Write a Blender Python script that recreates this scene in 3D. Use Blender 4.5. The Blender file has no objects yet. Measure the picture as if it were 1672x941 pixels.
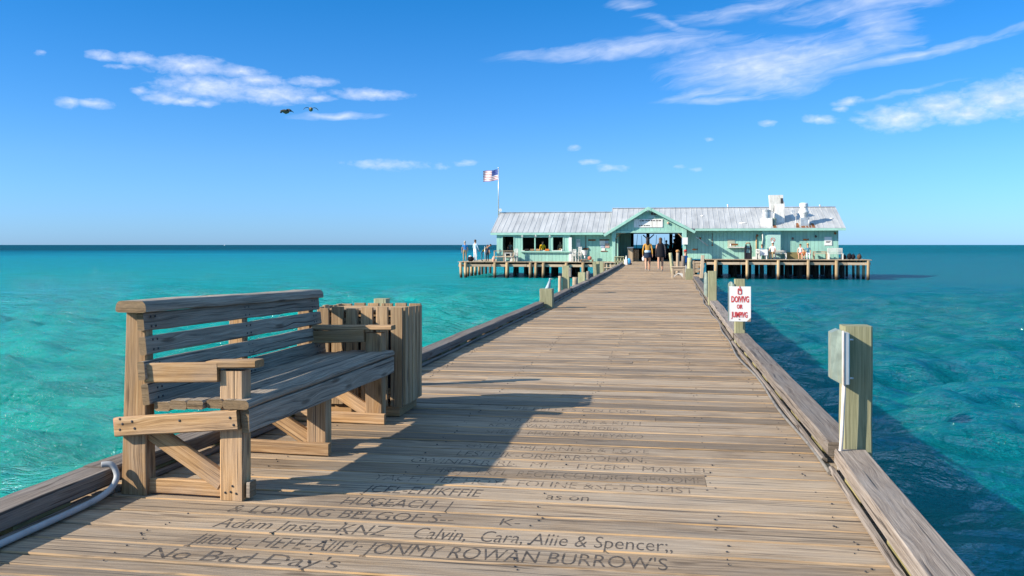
import bpy, math, random
from mathutils import Vector, Matrix
R = math.radians
rng = random.Random(7)
scn = bpy.context.scene
C = scn.collection
# ------------------------------------------------------------------ survey of the place (metres)
F, H = 1500.0, 1.3                     # focal length in photo pixels, eye height above the pier deck
YAW = math.atan(249 / 1500.0)          # camera looks a little to the left of the pier's axis
CA, SA = math.cos(YAW), math.sin(YAW)
WATER_Z = -1.25
def G(x, y, z=0.0):
    d = F * (H - z) / (y - 400); r = (x - 836) / F * d
    return Vector((r * CA - d * SA, r * SA + d * CA, z))
def at(x, y, Y):
    u = (x - 836) / F; d = Y / (u * SA + CA)
    return Vector((u * d * CA - d * SA, Y, H - (y - 400) / F * d))

# ------------------------------------------------------------------ node helpers
def newmat(name):
    m = bpy.data.materials.new(name); m.use_nodes = True
    nt = m.node_tree
    return m, nt, nt.nodes['Principled BSDF']
def N(nt, t, **kw):
    n = nt.nodes.new(t)
    for k, v in kw.items():
        if hasattr(n, k): setattr(n, k, v)
        else: n.inputs[k.replace('_', ' ')].default_value = v
    return n
def L(nt, a, b): nt.links.new(a, b)
def math_(nt, op, a, b=None, clamp=False):
    n = nt.nodes.new('ShaderNodeMath'); n.operation = op; n.use_clamp = clamp
    for i, s in enumerate((a, b)):
        if s is None: continue
        if isinstance(s, (int, float)): n.inputs[i].default_value = s
        else: nt.links.new(s, n.inputs[i])
    return n.outputs[0]
def ramp(nt, fac, stops, interp='LINEAR'):
    n = nt.nodes.new('ShaderNodeValToRGB'); cr = n.color_ramp; cr.interpolation = interp
    while len(cr.elements) > len(stops): cr.elements.remove(cr.elements[-1])
    while len(cr.elements) < len(stops): cr.elements.new(0.5)
    for e, (p, c) in zip(cr.elements, stops):
        e.position = p
        e.color = (c, c, c, 1) if isinstance(c, (int, float)) else (*c, 1)
    nt.links.new(fac, n.inputs[0]); return n.outputs[0]
def mix(nt, fac, a, b, blend='MIX'):
    n = nt.nodes.new('ShaderNodeMix'); n.data_type = 'RGBA'; n.blend_type = blend
    for s, i in ((fac, 0), (a, 6), (b, 7)):
        if isinstance(s, (int, float)): n.inputs[i].default_value = s
        elif isinstance(s, tuple): n.inputs[i].default_value = (*s, 1)
        else: nt.links.new(s, n.inputs[i])
    return n.outputs[2]
def noise(nt, vec, scale, detail=4, rough=.55, dist=0, mscale=None):
    if mscale:
        mp = nt.nodes.new('ShaderNodeMapping'); mp.inputs['Scale'].default_value = mscale
        nt.links.new(vec, mp.inputs[0]); vec = mp.outputs[0]
    n = nt.nodes.new('ShaderNodeTexNoise'); n.inputs['Scale'].default_value = scale
    n.inputs['Detail'].default_value = detail; n.inputs['Roughness'].default_value = rough
    n.inputs['Distortion'].default_value = dist
    nt.links.new(vec, n.inputs['Vector']); return n.outputs[0]

def wood(name, dark, mid, light, sunlit_edge=None, grey=(.30, .28, .26), grey_amt=.35, crack=.75, bump=.35, stain=None, knots=True, endcol=None, crw=0):
    """weathered timber: grain runs along U (metres) of every board"""
    m, nt, b = newmat(name)
    uv = N(nt, 'ShaderNodeUVMap').outputs[0]
    at_ = N(nt, 'ShaderNodeAttribute', attribute_name='var')
    sep = N(nt, 'ShaderNodeSeparateColor'); L(nt, at_.outputs['Color'], sep.inputs[0])
    rnd, end, edge = sep.outputs
    # knots bend the grain
    vor = N(nt, 'ShaderNodeTexVoronoi'); vor.inputs['Scale'].default_value = 1
    mp = N(nt, 'ShaderNodeMapping'); mp.inputs['Scale'].default_value = (1.9, 9, 1); L(nt, uv, mp.inputs[0]); L(nt, mp.outputs[0], vor.inputs['Vector'])
    kd = vor.outputs['Distance']
    knot = ramp(nt, kd, [(0.0, 1.0), (.09, .75), (.16, 0)])
    bend = ramp(nt, kd, [(0, .026), (.4, 0)])
    comb = N(nt, 'ShaderNodeCombineXYZ'); L(nt, bend, comb.inputs[1])
    add = N(nt, 'ShaderNodeVectorMath', operation='ADD'); L(nt, uv, add.inputs[0]); L(nt, comb.outputs[0], add.inputs[1])
    wuv = add.outputs[0] if knots else uv
    g1 = noise(nt, wuv, 1, 7, .72, .35, (2.0, 62, 1))
    g2 = noise(nt, wuv, 1, 4, .65, .2, (2.5, 170, 1))
    patch = noise(nt, uv, 1, 4, .6, .8, (1.5, 6, 1))
    grain = math_(nt, 'ADD', math_(nt, 'MULTIPLY', g1, .65), math_(nt, 'MULTIPLY', g2, .35))
    col = ramp(nt, grain, [(.34, dark), (.5, mid), (.65, light)])
    col = mix(nt, ramp(nt, patch, [(.38, 0), (.66, grey_amt)]), col, mix(nt, .65, col, grey))
    ck = noise(nt, wuv, 1, 3, .5, .5, (.8, 60, 1))
    ckm = math_(nt, 'MULTIPLY', ramp(nt, ck, [(.30 + crw, 1), (.36 + crw, 0)]), crack)
    col = mix(nt, ckm, col, (.03, .024, .02))
    if knots:
        col = mix(nt, math_(nt, 'MULTIPLY', knot, .75), col, (.055, .035, .022))
    # every board a little different
    val = math_(nt, 'ADD', math_(nt, 'MULTIPLY', rnd, .55), .72)
    cv = N(nt, 'ShaderNodeCombineColor')
    for i in range(3): L(nt, val, cv.inputs[i])
    col = mix(nt, 1.0, col, cv.outputs[0], 'MULTIPLY')
    # end grain
    eg = noise(nt, uv, 1, 5, .7, 1.5, (60, 60, 1))
    col = mix(nt, math_(nt, 'MULTIPLY', end, .8), col, ramp(nt, eg, [(.3, tuple(c * .35 for c in (endcol or mid))), (.7, tuple(c * 1.0 for c in (endcol or mid)))]))
    if sunlit_edge:
        wp = N(nt, 'ShaderNodeNewGeometry').outputs['Position']; st_ = noise(nt, wp, 1, 5, .65, .6, (.9, 2.2, 1))
        col = mix(nt, ramp(nt, st_, [(.52, 0), (.68, .5)]), col, (.12, .09, .065))
        col = mix(nt, ramp(nt, rnd, [(.0, .28), (.25, 0), (.75, 0), (1, .35)]), col, ramp(nt, rnd, [(.4, (.11, .09, .07)), (.6, (.36, .30, .225))]))
        col = mix(nt, math_(nt, 'MULTIPLY', edge, ramp(nt, patch, [(.40, .0), (.66, .75)])), col, sunlit_edge)  # sunlight painted as a patchy orange tint on the near plank bevels
    if stain:
        geo = N(nt, 'ShaderNodeNewGeometry'); sx = N(nt, 'ShaderNodeSeparateXYZ'); L(nt, geo.outputs['Position'], sx.inputs[0])
        zz = math_(nt, 'ADD', sx.outputs[2], math_(nt, 'MULTIPLY', patch, .25))
        col = mix(nt, ramp(nt, math_(nt, 'ADD', math_(nt, 'MULTIPLY', zz, .5), 1.0), stain), (.03, .022, .012), col)
    L(nt, col, b.inputs['Base Color'])
    b.inputs['Roughness'].default_value = .82; b.inputs['Specular IOR Level'].default_value = .25
    hgt = math_(nt, 'SUBTRACT', grain, math_(nt, 'MULTIPLY', ckm, .9))
    bp = N(nt, 'ShaderNodeBump'); bp.inputs['Strength'].default_value = bump; bp.inputs['Distance'].default_value = .012
    L(nt, hgt, bp.inputs['Height']); L(nt, bp.outputs[0], b.inputs['Normal'])
    return m

def paint(name, col, rough=.6, var=.18, metal=0, boards=0, dirt=None, scale=3, spec=.3):
    m, nt, b = newmat(name)
    co = N(nt, 'ShaderNodeTexCoord').outputs['Object']
    n = noise(nt, co, scale, 5, .6, .4)
    c = mix(nt, ramp(nt, n, [(.35, 0), (.65, 1)]), tuple(x * (1 - var) for x in col), tuple(min(1, x * (1 + var * .5)) for x in col))
    if dirt:
        d = noise(nt, co, 1, 4, .6, .3, (scale * 2.5, scale * 2.5, scale * .4))
        c = mix(nt, ramp(nt, d, [(.5, 0), (.72, .8)]), c, dirt)
    L(nt, c, b.inputs['Base Color'])
    b.inputs['Roughness'].default_value = rough; b.inputs['Metallic'].default_value = metal; b.inputs['Specular IOR Level'].default_value = spec
    if boards:
        sx = N(nt, 'ShaderNodeSeparateXYZ'); L(nt, co, sx.inputs[0])
        fr = math_(nt, 'FRACT', math_(nt, 'MULTIPLY', sx.outputs[0], 1 / boards))
        gro = ramp(nt, fr, [(0, 0), (.06, 1), (.94, 1), (1, 0)])
        c2 = mix(nt, gro, mix(nt, .35, c, (.03, .08, .07)), c); L(nt, c2, b.inputs['Base Color'])
        bp = N(nt, 'ShaderNodeBump'); bp.inputs['Strength'].default_value = .7; bp.inputs['Distance'].default_value = .03
        L(nt, gro, bp.inputs['Height']); L(nt, bp.outputs[0], b.inputs['Normal'])
    return m

M = {}
M['deck'] = wood('deck timber', (.055, .040, .027), (.28, .20, .125), (.45, .345, .235), sunlit_edge=(.50, .30, .125), grey=(.29, .255, .21), grey_amt=.65, crw=.05, crack=.85, bump=.4)
M['bench'] = wood('bench timber', (.11, .06, .026), (.37, .22, .10), (.55, .37, .20), grey=(.34, .32, .30), grey_amt=.4, bump=.4)
M['bench_grey'] = wood('bench grey timber', (.06, .05, .042), (.25, .205, .155), (.44, .375, .30), grey=(.31, .27, .22), grey_amt=.6, crw=.045, bump=.6, endcol=(.26, .165, .075))
M['bin'] = wood('bin timber', (.10, .062, .032), (.34, .22, .115), (.50, .36, .20), grey=(.25, .22, .18), grey_amt=.45, bump=.35)
M['rail'] = wood('rail timber', (.055, .042, .033), (.185, .15, .12), (.31, .265, .22), grey=(.22, .205, .19), grey_amt=.6, crw=.04, crack=.85, bump=.5)
M['moss'] = wood('mossy timber', (.10, .09, .035), (.24, .21, .09), (.36, .30, .15), grey=(.25, .24, .14), bump=.4)
M['post'] = wood('green treated timber', (.15, .15, .075), (.32, .315, .18), (.43, .415, .26), grey=(.38, .36, .26), grey_amt=.35, crack=.55, bump=.3, knots=False)
M['pile'] = wood('tan piling timber', (.17, .11, .05), (.36, .25, .125), (.50, .37, .2), bump=.3, knots=False, stain=[(.52, 0), (.66, 1)])
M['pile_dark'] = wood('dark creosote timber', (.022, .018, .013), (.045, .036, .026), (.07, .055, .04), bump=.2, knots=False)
M['plat'] = wood('platform timber', (.22, .16, .10), (.42, .32, .21), (.55, .43, .30), bump=.3, knots=False)
GREEN = (.29, .53, .44)
M['green'] = paint('sea green boards', GREEN, .65, .14, boards=.28, dirt=(.26, .44, .37), scale=.8)
M['green_trim'] = paint('sea green trim', (.30, .53, .44), .55, .12, scale=1.5)
M['green_pale'] = paint('pale green door paint', (.36, .55, .49), .6, .12, scale=1.5)
M['white'] = paint('white paint', (.74, .73, .70), .5, .08, dirt=(.45, .42, .36), scale=2)
M['offwhite'] = paint('weathered white paint', (.62, .61, .56), .6, .15, dirt=(.35, .32, .26), scale=3)
M['galv'] = paint('galvanised steel', (.56, .58, .58), .42, .2, metal=.55, scale=4, spec=.5)
M['boxgrey'] = paint('painted steel box', (.26, .32, .27), .4, .3, metal=.25, dirt=(.30, .29, .17), scale=9, spec=.5)
M['pvc'] = paint('grey conduit plastic', (.17, .155, .135), .6, .3, dirt=(.2, .19, .17), scale=8)
M['pvc_white'] = paint('white conduit plastic', (.66, .61, .56), .45, .2, dirt=(.35, .25, .18), scale=8)
M['black'] = paint('black plastic', (.018, .018, .022), .5, .3)
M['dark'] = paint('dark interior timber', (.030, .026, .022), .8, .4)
M['red'] = paint('red sign paint', (.58, .05, .04), .6, .25, scale=30)
M['ink'] = paint('dark lettering', (.05, .05, .055), .8, .2)
M['engrave'] = paint('charred engraving', (.085, .070, .058), .9, .5, scale=25)
M['engrave_worn'] = paint('worn engraving', (.15, .118, .088), .9, .55, scale=18)
M['rust'] = paint('rust', (.22, .085, .03), .85, .4, scale=8)
M['orange'] = paint('orange plastic', (.62, .17, .03), .5)
M['skin'] = paint('skin', (.50, .27, .17), .55, .06)
M['hair_dark'] = paint('dark hair', (.018, .012, .01), .5)
M['hair_brown'] = paint('brown hair', (.09, .045, .02), .5)
M['hair_grey'] = paint('grey hair', (.35, .32, .29), .6)
for k_, (lo_, hi_) in {'engrave': (.36, .50), 'engrave_worn': (.42, .56)}.items():
    nt = M[k_].node_tree; bs = nt.nodes['Principled BSDF']; tr = N(nt, 'ShaderNodeBsdfTransparent'); wp = N(nt, 'ShaderNodeNewGeometry').outputs['Position']
    wn = noise(nt, wp, 1, 5, .7, .4, (7, 30, 1)); ms = N(nt, 'ShaderNodeMixShader'); L(nt, ramp(nt, wn, [(lo_, 0), (hi_, 1)]), ms.inputs[0]); L(nt, tr.outputs[0], ms.inputs[1]); L(nt, bs.outputs[0], ms.inputs[2]); L(nt, ms.outputs[0], nt.nodes['Material Output'].inputs['Surface'])
def cloth(name, c):
    if name not in M: M[name] = paint(name, c, .85, .12, scale=6, spec=.1)
    return M[name]

# ------------------------------------------------------------------ mesh builder
class MB:
    def __init__(s): s.v = []; s.f = []; s.uv = []; s.mi = []; s.col = []; s.sm = []
    def face(s, idx, uvs, mi=0, col=(.5, 0, 0), smooth=False):
        s.f.append(tuple(idx)); s.uv.append(uvs); s.mi.append(mi); s.col.append(col); s.sm.append(smooth)
    def rings(s, rings, lens, mi=0, col=None, end=True, smooth=False, edgecol=None):
        """skin a list of equal rings; U along, V around; caps carry the end-grain flag"""
        rnd = rng.random(); ou, ov = rng.uniform(0, 40), rng.uniform(0, 40)
        col = col or (rnd, 0, 0)
        n = len(rings[0]); base = len(s.v)
        for r in rings: s.v.extend([tuple(p) for p in r])
        per = [0]
        for k in range(n): per.append(per[-1] + (Vector(rings[0][(k + 1) % n]) - Vector(rings[0][k])).length)
        for i in range(len(rings) - 1):
            for k in range(n):
                a = base + i * n + k; b = base + i * n + (k + 1) % n
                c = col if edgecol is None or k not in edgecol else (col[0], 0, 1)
                s.face((a, b, b + n, a + n), [(ou + lens[i], ov + per[k]), (ou + lens[i], ov + per[k + 1]), (ou + lens[i + 1], ov + per[k + 1]), (ou + lens[i + 1], ov + per[k])], mi, c, smooth)
        if end:
            for i, rev in ((0, True), (len(rings) - 1, False)):
                idx = [base + i * n + k for k in range(n)]
                if rev: idx.reverse()
                o = Vector(rings[i][0])
                s.face(idx, [(ou + (Vector(s.v[j]) - o).length * (1 if j % 2 else .6), ov + (Vector(s.v[j]) - o).z) for j in idx], mi, (col[0], 1, 0))
    def board(s, p0, p1, w, t, up=(0, 0, 1), mi=0, seg=1, jit=0, ch=.005, edgecol=None, taper=1, crown=0):
        p0, p1 = Vector(p0), Vector(p1); a = p1 - p0; ln = a.length; a.normalize()
        side = a.cross(Vector(up)); side.normalize(); u = side.cross(a); u.normalize()
        ch = min(ch, w * .45, t * .45)
        hw, ht = w / 2, t / 2
        prof = [(-hw, -ht + ch), (-hw, ht - ch), (-hw + ch, ht), (hw - ch, ht), (hw, ht - ch), (hw, -ht + ch), (hw - ch, -ht), (-hw + ch, -ht)]
        rr, ll = [], []
        for i in range(seg + 1):
            f = i / seg; k = 1 + (taper - 1) * f
            jx, jz = rng.uniform(-jit, jit), rng.uniform(-jit, jit)
            rr.append([p0 + a * (ln * f) + side * (x * k + jx + rng.uniform(-jit, jit) * .5) + u * (z * k + jz + rng.uniform(-jit, jit) * .4) for x, z in prof])
            ll.append(ln * f)
        # orient: make sure outward
        s.rings([list(reversed(r)) for r in rr], ll, mi, None, True, False, edgecol)
    def box(s, lo, hi, mi=0, ch=.004, axis=None, seg=1, jit=0):
        lo, hi = Vector(lo), Vector(hi); d = hi - lo; c = (lo + hi) / 2
        ax = axis if axis is not None else max(range(3), key=lambda i: d[i])
        p0, p1 = c.copy(), c.copy(); p0[ax] = lo[ax]; p1[ax] = hi[ax]
        if ax == 2: s.board(p0, p1, d.x, d.y, (0, 1, 0), mi, seg, jit, ch)
        elif ax == 0: s.board(p0, p1, d.y, d.z, (0, 0, 1), mi, seg, jit, ch)
        else: s.board(p0, p1, d.x, d.z, (0, 0, 1), mi, seg, jit, ch)
    def tube(s, pts, r, n=10, mi=0, r1=None, smooth=True, end=True):
        pts = [Vector(p) for p in pts]; rr, ll = [], []; d = 0
        prev = None
        for i, p in enumerate(pts):
            t = (pts[min(i + 1, len(pts) - 1)] - pts[max(i - 1, 0)]).normalized()
            if prev is None:
                ref = Vector((0, 0, 1)) if abs(t.z) < .9 else Vector((0, 1, 0))
                x = t.cross(ref).normalized()
            else:
                x = (prev - t * prev.dot(t)).normalized()
            prev = x; y = t.cross(x)
            if i: d += (p - pts[i - 1]).length
            f = i / max(1, len(pts) - 1)
            rad = r if r1 is None else r + (r1 - r) * f
            if isinstance(r, (list, tuple)): rad = r[i]
            rr.append([p + x * (math.cos(k * 2 * math.pi / n) * rad) + y * (math.sin(k * 2 * math.pi / n) * rad) for k in range(n)])
            ll.append(d)
        s.rings(rr, ll, mi, None, end, smooth)
    def lathe(s, c, prof, n=20, mi=0):
        c = Vector(c); rr = []; ll = []
        for i, (r, z) in enumerate(prof):
            rr.append([c + Vector((math.cos(k * 2 * math.pi / n) * r, math.sin(k * 2 * math.pi / n) * r, z)) for k in range(n)]); ll.append(z)
        s.rings(rr, ll, mi, None, True, False)
    def ball(s, c, r, n=14, m=8, mi=0, rot=None):
        c = Vector(c); r = Vector(r) if not isinstance(r, (int, float)) else Vector((r, r, r)); rr = []
        for i in range(m + 1):
            th = math.pi * (i / m); th = min(max(th, .06), math.pi - .06)
            ring = []
            for k in range(n):
                ph = 2 * math.pi * k / n
                p = Vector((math.sin(th) * math.cos(ph) * r.x, math.sin(th) * math.sin(ph) * r.y, -math.cos(th) * r.z))
                if rot: p = rot @ p
                ring.append(c + p)
            rr.append(ring)
        s.rings(rr, [i * .05 for i in range(m + 1)], mi, None, True, True)
    def poly(s, pts, thick, mi=0, axis=(0, 1, 0)):
        """a flat outline given real thickness along axis"""
        a = Vector(axis) * thick; pts = [Vector(p) for p in pts]
        s.rings([pts, [p + a for p in pts]], [0, thick], mi)
    def quadsheet(s, a, b, c, d, mi=0):
        base = len(s.v); s.v.extend([tuple(p) for p in (a, b, c, d)]); s.face((base, base + 1, base + 2, base + 3), [(0, 0), (1, 0), (1, 1), (0, 1)], mi, (rng.random(), 0, 0))
    def mesh(s, name, mats, off=None):
        me = bpy.data.meshes.new(name)
        o = Vector(off) if off is not None else Vector()
        me.from_pydata([tuple(Vector(p) - o) for p in s.v], [], s.f)
        me.uv_layers.new(name='UVMap'); me.color_attributes.new('var', 'FLOAT_COLOR', 'CORNER'); uv = me.uv_layers['UVMap']; ca = me.color_attributes['var']
        fu, fc = [], []
        for u, c in zip(s.uv, s.col):
            for q in u: fu.extend(q); fc.extend((c[0], c[1], c[2], 1))
        uv.data.foreach_set('uv', fu); ca.data.foreach_set('color', fc)
        for m in (mats if isinstance(mats, list) else [mats]): me.materials.append(m)
        me.polygons.foreach_set('material_index', s.mi); me.polygons.foreach_set('use_smooth', s.sm)
        import bmesh
        bm = bmesh.new(); bm.from_mesh(me); bmesh.ops.recalc_face_normals(bm, faces=bm.faces); bm.to_mesh(me); bm.free()
        me.update(); return me
    def build(s, name, mats, parent=None, off=None):
        """one mesh object; under a parent the coordinates are world ones unless off is given"""
        if off is None: off = parent.location if parent is not None else (0, 0, 0)
        if parent is not None and parent.parent is not None and off is parent.location: off = Vector(parent['base']) if 'base' in parent else Vector(parent.parent.location)
        o = bpy.data.objects.new(name, s.mesh(name, mats, off)); C.objects.link(o)
        if parent is not None: o.parent = parent
        else: o.location = off
        return o

def tag(o, label=None, cat=None, group=None, kind=None):
    if label: o['label'] = label
    if cat: o['category'] = cat
    if group: o['group'] = group
    if kind: o['kind'] = kind
    return o
def thing(name, label, cat, loc=(0, 0, 0), group=None, rz=0):
    o = bpy.data.objects.new(name, None); C.objects.link(o); o.location = loc; o.rotation_euler.z = rz
    o.empty_display_size = .1
    return tag(o, label, cat, group)
def sub(mb, name, mats, part, top):           # a sub-part: same coordinates as its part's thing
    o = bpy.data.objects.new(name, mb.mesh(name, mats, top.location)); C.objects.link(o); o.parent = part; return o
def text_mesh(txt, bold=0):
    cu = bpy.data.curves.new('lettering', 'FONT'); cu.body = txt; cu.size = 1; cu.offset = bold; cu.resolution_u = 3
    ob = bpy.data.objects.new('lettering', cu); C.objects.link(ob)
    me = bpy.data.meshes.new_from_object(ob); bpy.data.objects.remove(ob); bpy.data.curves.remove(cu)
    vs = [v.co.copy() for v in me.vertices]; fs = [tuple(p.vertices) for p in me.polygons]; bpy.data.meshes.remove(me)
    return vs, fs
def add_text(mb, txt, fn, mi=0, bold=0, cap=.7):
    """fn maps (0..1 across, y in cap heights) to a point"""
    vs, fs = text_mesh(txt, bold)
    x0 = min(v.x for v in vs); x1 = max(v.x for v in vs); base = len(mb.v)
    mb.v.extend([tuple(fn((v.x - x0) / (x1 - x0), v.y / cap)) for v in vs])
    for f in fs: mb.face([base + i for i in f], [(0, 0)] * len(f), mi, (.5, 0, 0))

# ================================================================== PIER DECK (the path)
XL = [(0, -2.82), (4.41, -2.82), (9, -2.50), (16, -2.44), (19, -2.38), (24, -2.42), (28, -2.36), (36, -2.40), (55, -2.52), (71, -2.9), (90, -2.9)]
XR = [(0, .84), (3.3, .895), (5, .955), (8, .94), (12, .895), (15, .92), (20, .93), (28, 1.0), (36, 1.04), (90, 1.05)]
def lin(tab, y):
    for (a, b), (c, d) in zip(tab, tab[1:]):
        if y <= c: return b + (d - b) * (y - a) / (c - a)
    return tab[-1][1]
planks = []
mb = MB(); y = 1.2
while y < 70.3:
    p = .225 + rng.uniform(-.022, .022)
    w = p - rng.uniform(.011, .021); yc = y + p / 2
    xl = lin(XL, yc) - .26 + rng.uniform(-.02, .02); xr = lin(XR, yc) + .16 + rng.uniform(-.02, .02)
    dz = rng.uniform(-.004, .004); skew = rng.uniform(-.006, .006)
    seg = 14 if y < 14 else 3
    flat = 3.3 < y < 8.2                # the planks that were sanded flat for the names
    jit = .0018 if not flat else 0
    cuts = [xl, xr]
    if rng.random() < .35: cuts = [xl, rng.uniform(xl + .8, xr - .8), xr]
    for ca_, cb_ in zip(cuts, cuts[1:]):
        parts_ = [(0, w)] if rng.random() < .3 or flat else [(-w / 4 - .002, w / 2 - .009), (w / 4 + .002, w / 2 - .009)]
        for (oy, ww) in parts_:
            tilt = rng.uniform(-.012, .012) * (not flat); zz = rng.uniform(-.0022, .0012) * (not flat)
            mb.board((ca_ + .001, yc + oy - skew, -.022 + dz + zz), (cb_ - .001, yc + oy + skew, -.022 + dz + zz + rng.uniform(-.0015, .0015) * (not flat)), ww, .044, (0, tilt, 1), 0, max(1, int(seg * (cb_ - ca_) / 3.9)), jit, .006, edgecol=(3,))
    planks.append((y, y + p, dz)); y += p
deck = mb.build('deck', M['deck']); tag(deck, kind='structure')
# nail heads, dark and slightly sunk
mb = MB()
for (a, b, _) in planks:
    if a > 14: break
    for x in (-2.3, -1.45, -.6, .25, .8):
        for q in (.18, .36, .64, .84):
            if rng.random() < .5:
                c = Vector((x + rng.uniform(-.03, .03), a + (b - a) * q + rng.uniform(-.02, .02), .003)); r = rng.uniform(.003, .0062)
                mb.lathe(c, [(r, -.003), (r, .0012)], 7)
mb.build('nail_heads', M['ink'], deck)
# engraved names: one line per plank
def plank_at(Y): return min(planks, key=lambda p: abs((p[0] + p[1]) / 2 - Y))
used = set()
mb = MB(); worn = MB()
lastrow = []
def engrave(txt, xa, ya, xb, yb, cap=.62, bold=-.004, same=False, tgt=None):
    Y = G((xa + xb) / 2, (ya + yb) / 2).y
    cand = sorted(planks, key=lambda p: abs((p[0] + p[1]) / 2 - Y))
    if same and lastrow: pk = lastrow[0]
    else: pk = next(c for c in cand if c not in used)
    used.add(pk); lastrow[:] = [pk]
    a, b, dz = pk
    ym = (a + b) / 2; hgt = (b - a) * cap
    Xa, Xb = at(xa, 500, ym).x, at(xb, 500, ym).x
    add_text(tgt, txt, lambda u, v: (Xa + (Xb - Xa) * u, ym - hgt / 2 + v * hgt, dz + .0007), 0, bold)
for t in [
    ("No Bad Day's", 247, 912, 556, 934, .62), ("Jilehej  HEFE-AllE'r JONMY ROWAN BURROW'S", 320, 888, 1090, 922, .66),
    ("Adam Jnsla--KNZ", 358, 858, 634, 874, .62), ("Calvin,  Cara, Allie & Spencer;,", 678, 876, 1098, 896, .66),
    ("& LOVING BELGOF S--", 378, 838, 742, 857, .62), ("K-", 818, 857, 850, 862, .5),
    ("HUGEACH  |", 562, 825, 736, 834, .6), ("JCEL-EHIKFFIE", 598, 806, 786, 816, .6), ("as on", 893, 819, 962, 824, .5),
    ("YACH   JEF HOYL FOLINE &SE-TOUMST", 612, 786, 1134, 806, .6),
    ("EHREJ - I-KFL  RECHECCEFDIGE GROOME", 698, 774, 1148, 790, .55),
    ("CWINDER Rb.  MI-...  FIGEN'- MANLEL", 672, 760, 1160, 774, .55),
    ("LESHPIK-ORIMARYOHAN,", 748, 738, 1056, 750, .6),
    ("GYEL--OBJ. JANELS & LOYE", 762, 724, 1060, 732, .5), ("SHELM  MARCIE & AMEYANO", 794, 704, 1050, 712, .5),
    ("KES OF VAN- TARE & BOBBY", 800, 694, 1020, 700, .5), ("FOR LEO'S-NAIM & KITH", 815, 681, 1046, 686, .5),
    ("THE BELLE'S ON DEC'K", 822, 669, 1058, 674, .5)]:
    far_ = t[2] < 790
    tgt = worn if far_ else mb
    engrave(t[0], *t[1:5], tgt=tgt, bold=-.010 if far_ else -.006, cap=t[5], same=t[0] in ('Calvin,  Cara, Allie & Spencer;,', 'K-', 'as on'))
mb.build('engraved_lettering', M['engrave'], deck); worn.build('worn_lettering', M['engrave_worn'], deck)
# joists under the deck, so the pier has a body from the side
mb = MB()
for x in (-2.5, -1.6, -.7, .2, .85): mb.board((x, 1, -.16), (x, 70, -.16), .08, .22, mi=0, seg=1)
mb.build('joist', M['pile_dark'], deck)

# pier pilings under the walkway (only seen by their shadow and from the side)
mb = MB()
pp = thing('pier_trestle', 'dark timber trestle carrying the walkway over the sea', 'trestle', (0, 0, WATER_Z))
for yy in range(3, 70, 6):
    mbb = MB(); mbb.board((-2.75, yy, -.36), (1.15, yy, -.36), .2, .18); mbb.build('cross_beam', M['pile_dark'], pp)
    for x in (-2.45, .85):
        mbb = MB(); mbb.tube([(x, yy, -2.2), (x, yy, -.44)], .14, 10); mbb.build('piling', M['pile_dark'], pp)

# ================================================================== KERB RAILS
def rail(side, y0, y1, label, last=False):
    tab = XL if side < 0 else XR
    grp = 'kerb rails along the left edge of the pier' if side < 0 else 'kerb rails along the right edge of the pier'
    off = -.03 - .095 if side < 0 else .095
    xa, xb = lin(tab, y0) + off, lin(tab, y1) + off
    t = thing('kerb_rail', label, 'kerb rail', ((xa + xb) / 2, (y0 + y1) / 2, 0), grp)
    n = max(2, int((y1 - y0) / .5))
    b = MB(); b.board((xa, y0, .087), (xb, y1, .087), .178, .085, seg=n, jit=.004, ch=.008); b.build('beam', M['rail'], t)
    L_ = y1 - y0; k = max(2, int(L_ / .9))
    for i in range(k):
        f = (i + .5) / k; x = xa + (xb - xa) * f; yy = y0 + L_ * f
        b = MB(); b.board((x, yy - .2, .0225), (x, yy + .2, .0225), .15, .043, seg=2, jit=.002); b.build('spacer_block', M['moss'], t)
    s = -1 if side < 0 else 1
    x0, x1 = xa - s * .105, xb - s * .105
    b = MB(); b.board((x0, y0 + .02, .018), (x1, y1 - .02, .018), .035, .03, seg=n, jit=.003, ch=.008); b.build('toe_batten', M['rail'], t)
    return t
left_posts_y = [8.15, 18.75, 24.6, 30.0, 38.3, 44.5, 53.0]
rail(-1, 1.3, 4.40, 'weathered kerb rail nearest the camera at left, ending at the bench')
prev = 4.41
names = ['kerb rail passing behind the bench and the slatted bin', 'grey kerb rail from the bin to the first short green post', 'kerb rail between short green post and post with grey box',
         'kerb rail beside the short round pile and square post', 'kerb rail below the leaning pile far along the left edge', 'short far kerb rail between two leaning tall posts', 'kerb rail by the wooden picket railing on the left', 'last kerb rail curving up to the white cooler']
for yy, nm in zip(left_posts_y + [63.0], names):
    rail(-1, prev, yy - .13 if yy < 60 else yy, nm); prev = yy + .13
prev = 1.3
for yy, nm in zip([5.6, 12.55, 19.9, 34.9], ['near kerb rail in front of the tall post with the steel box', 'kerb rail from the steel box post to the warning sign', 'kerb rail between warning sign post and far grey box post', 'far kerb rail ending at the post by the wooden box']):
    rail(1, prev, yy - .09, nm); prev = yy + .09

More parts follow.
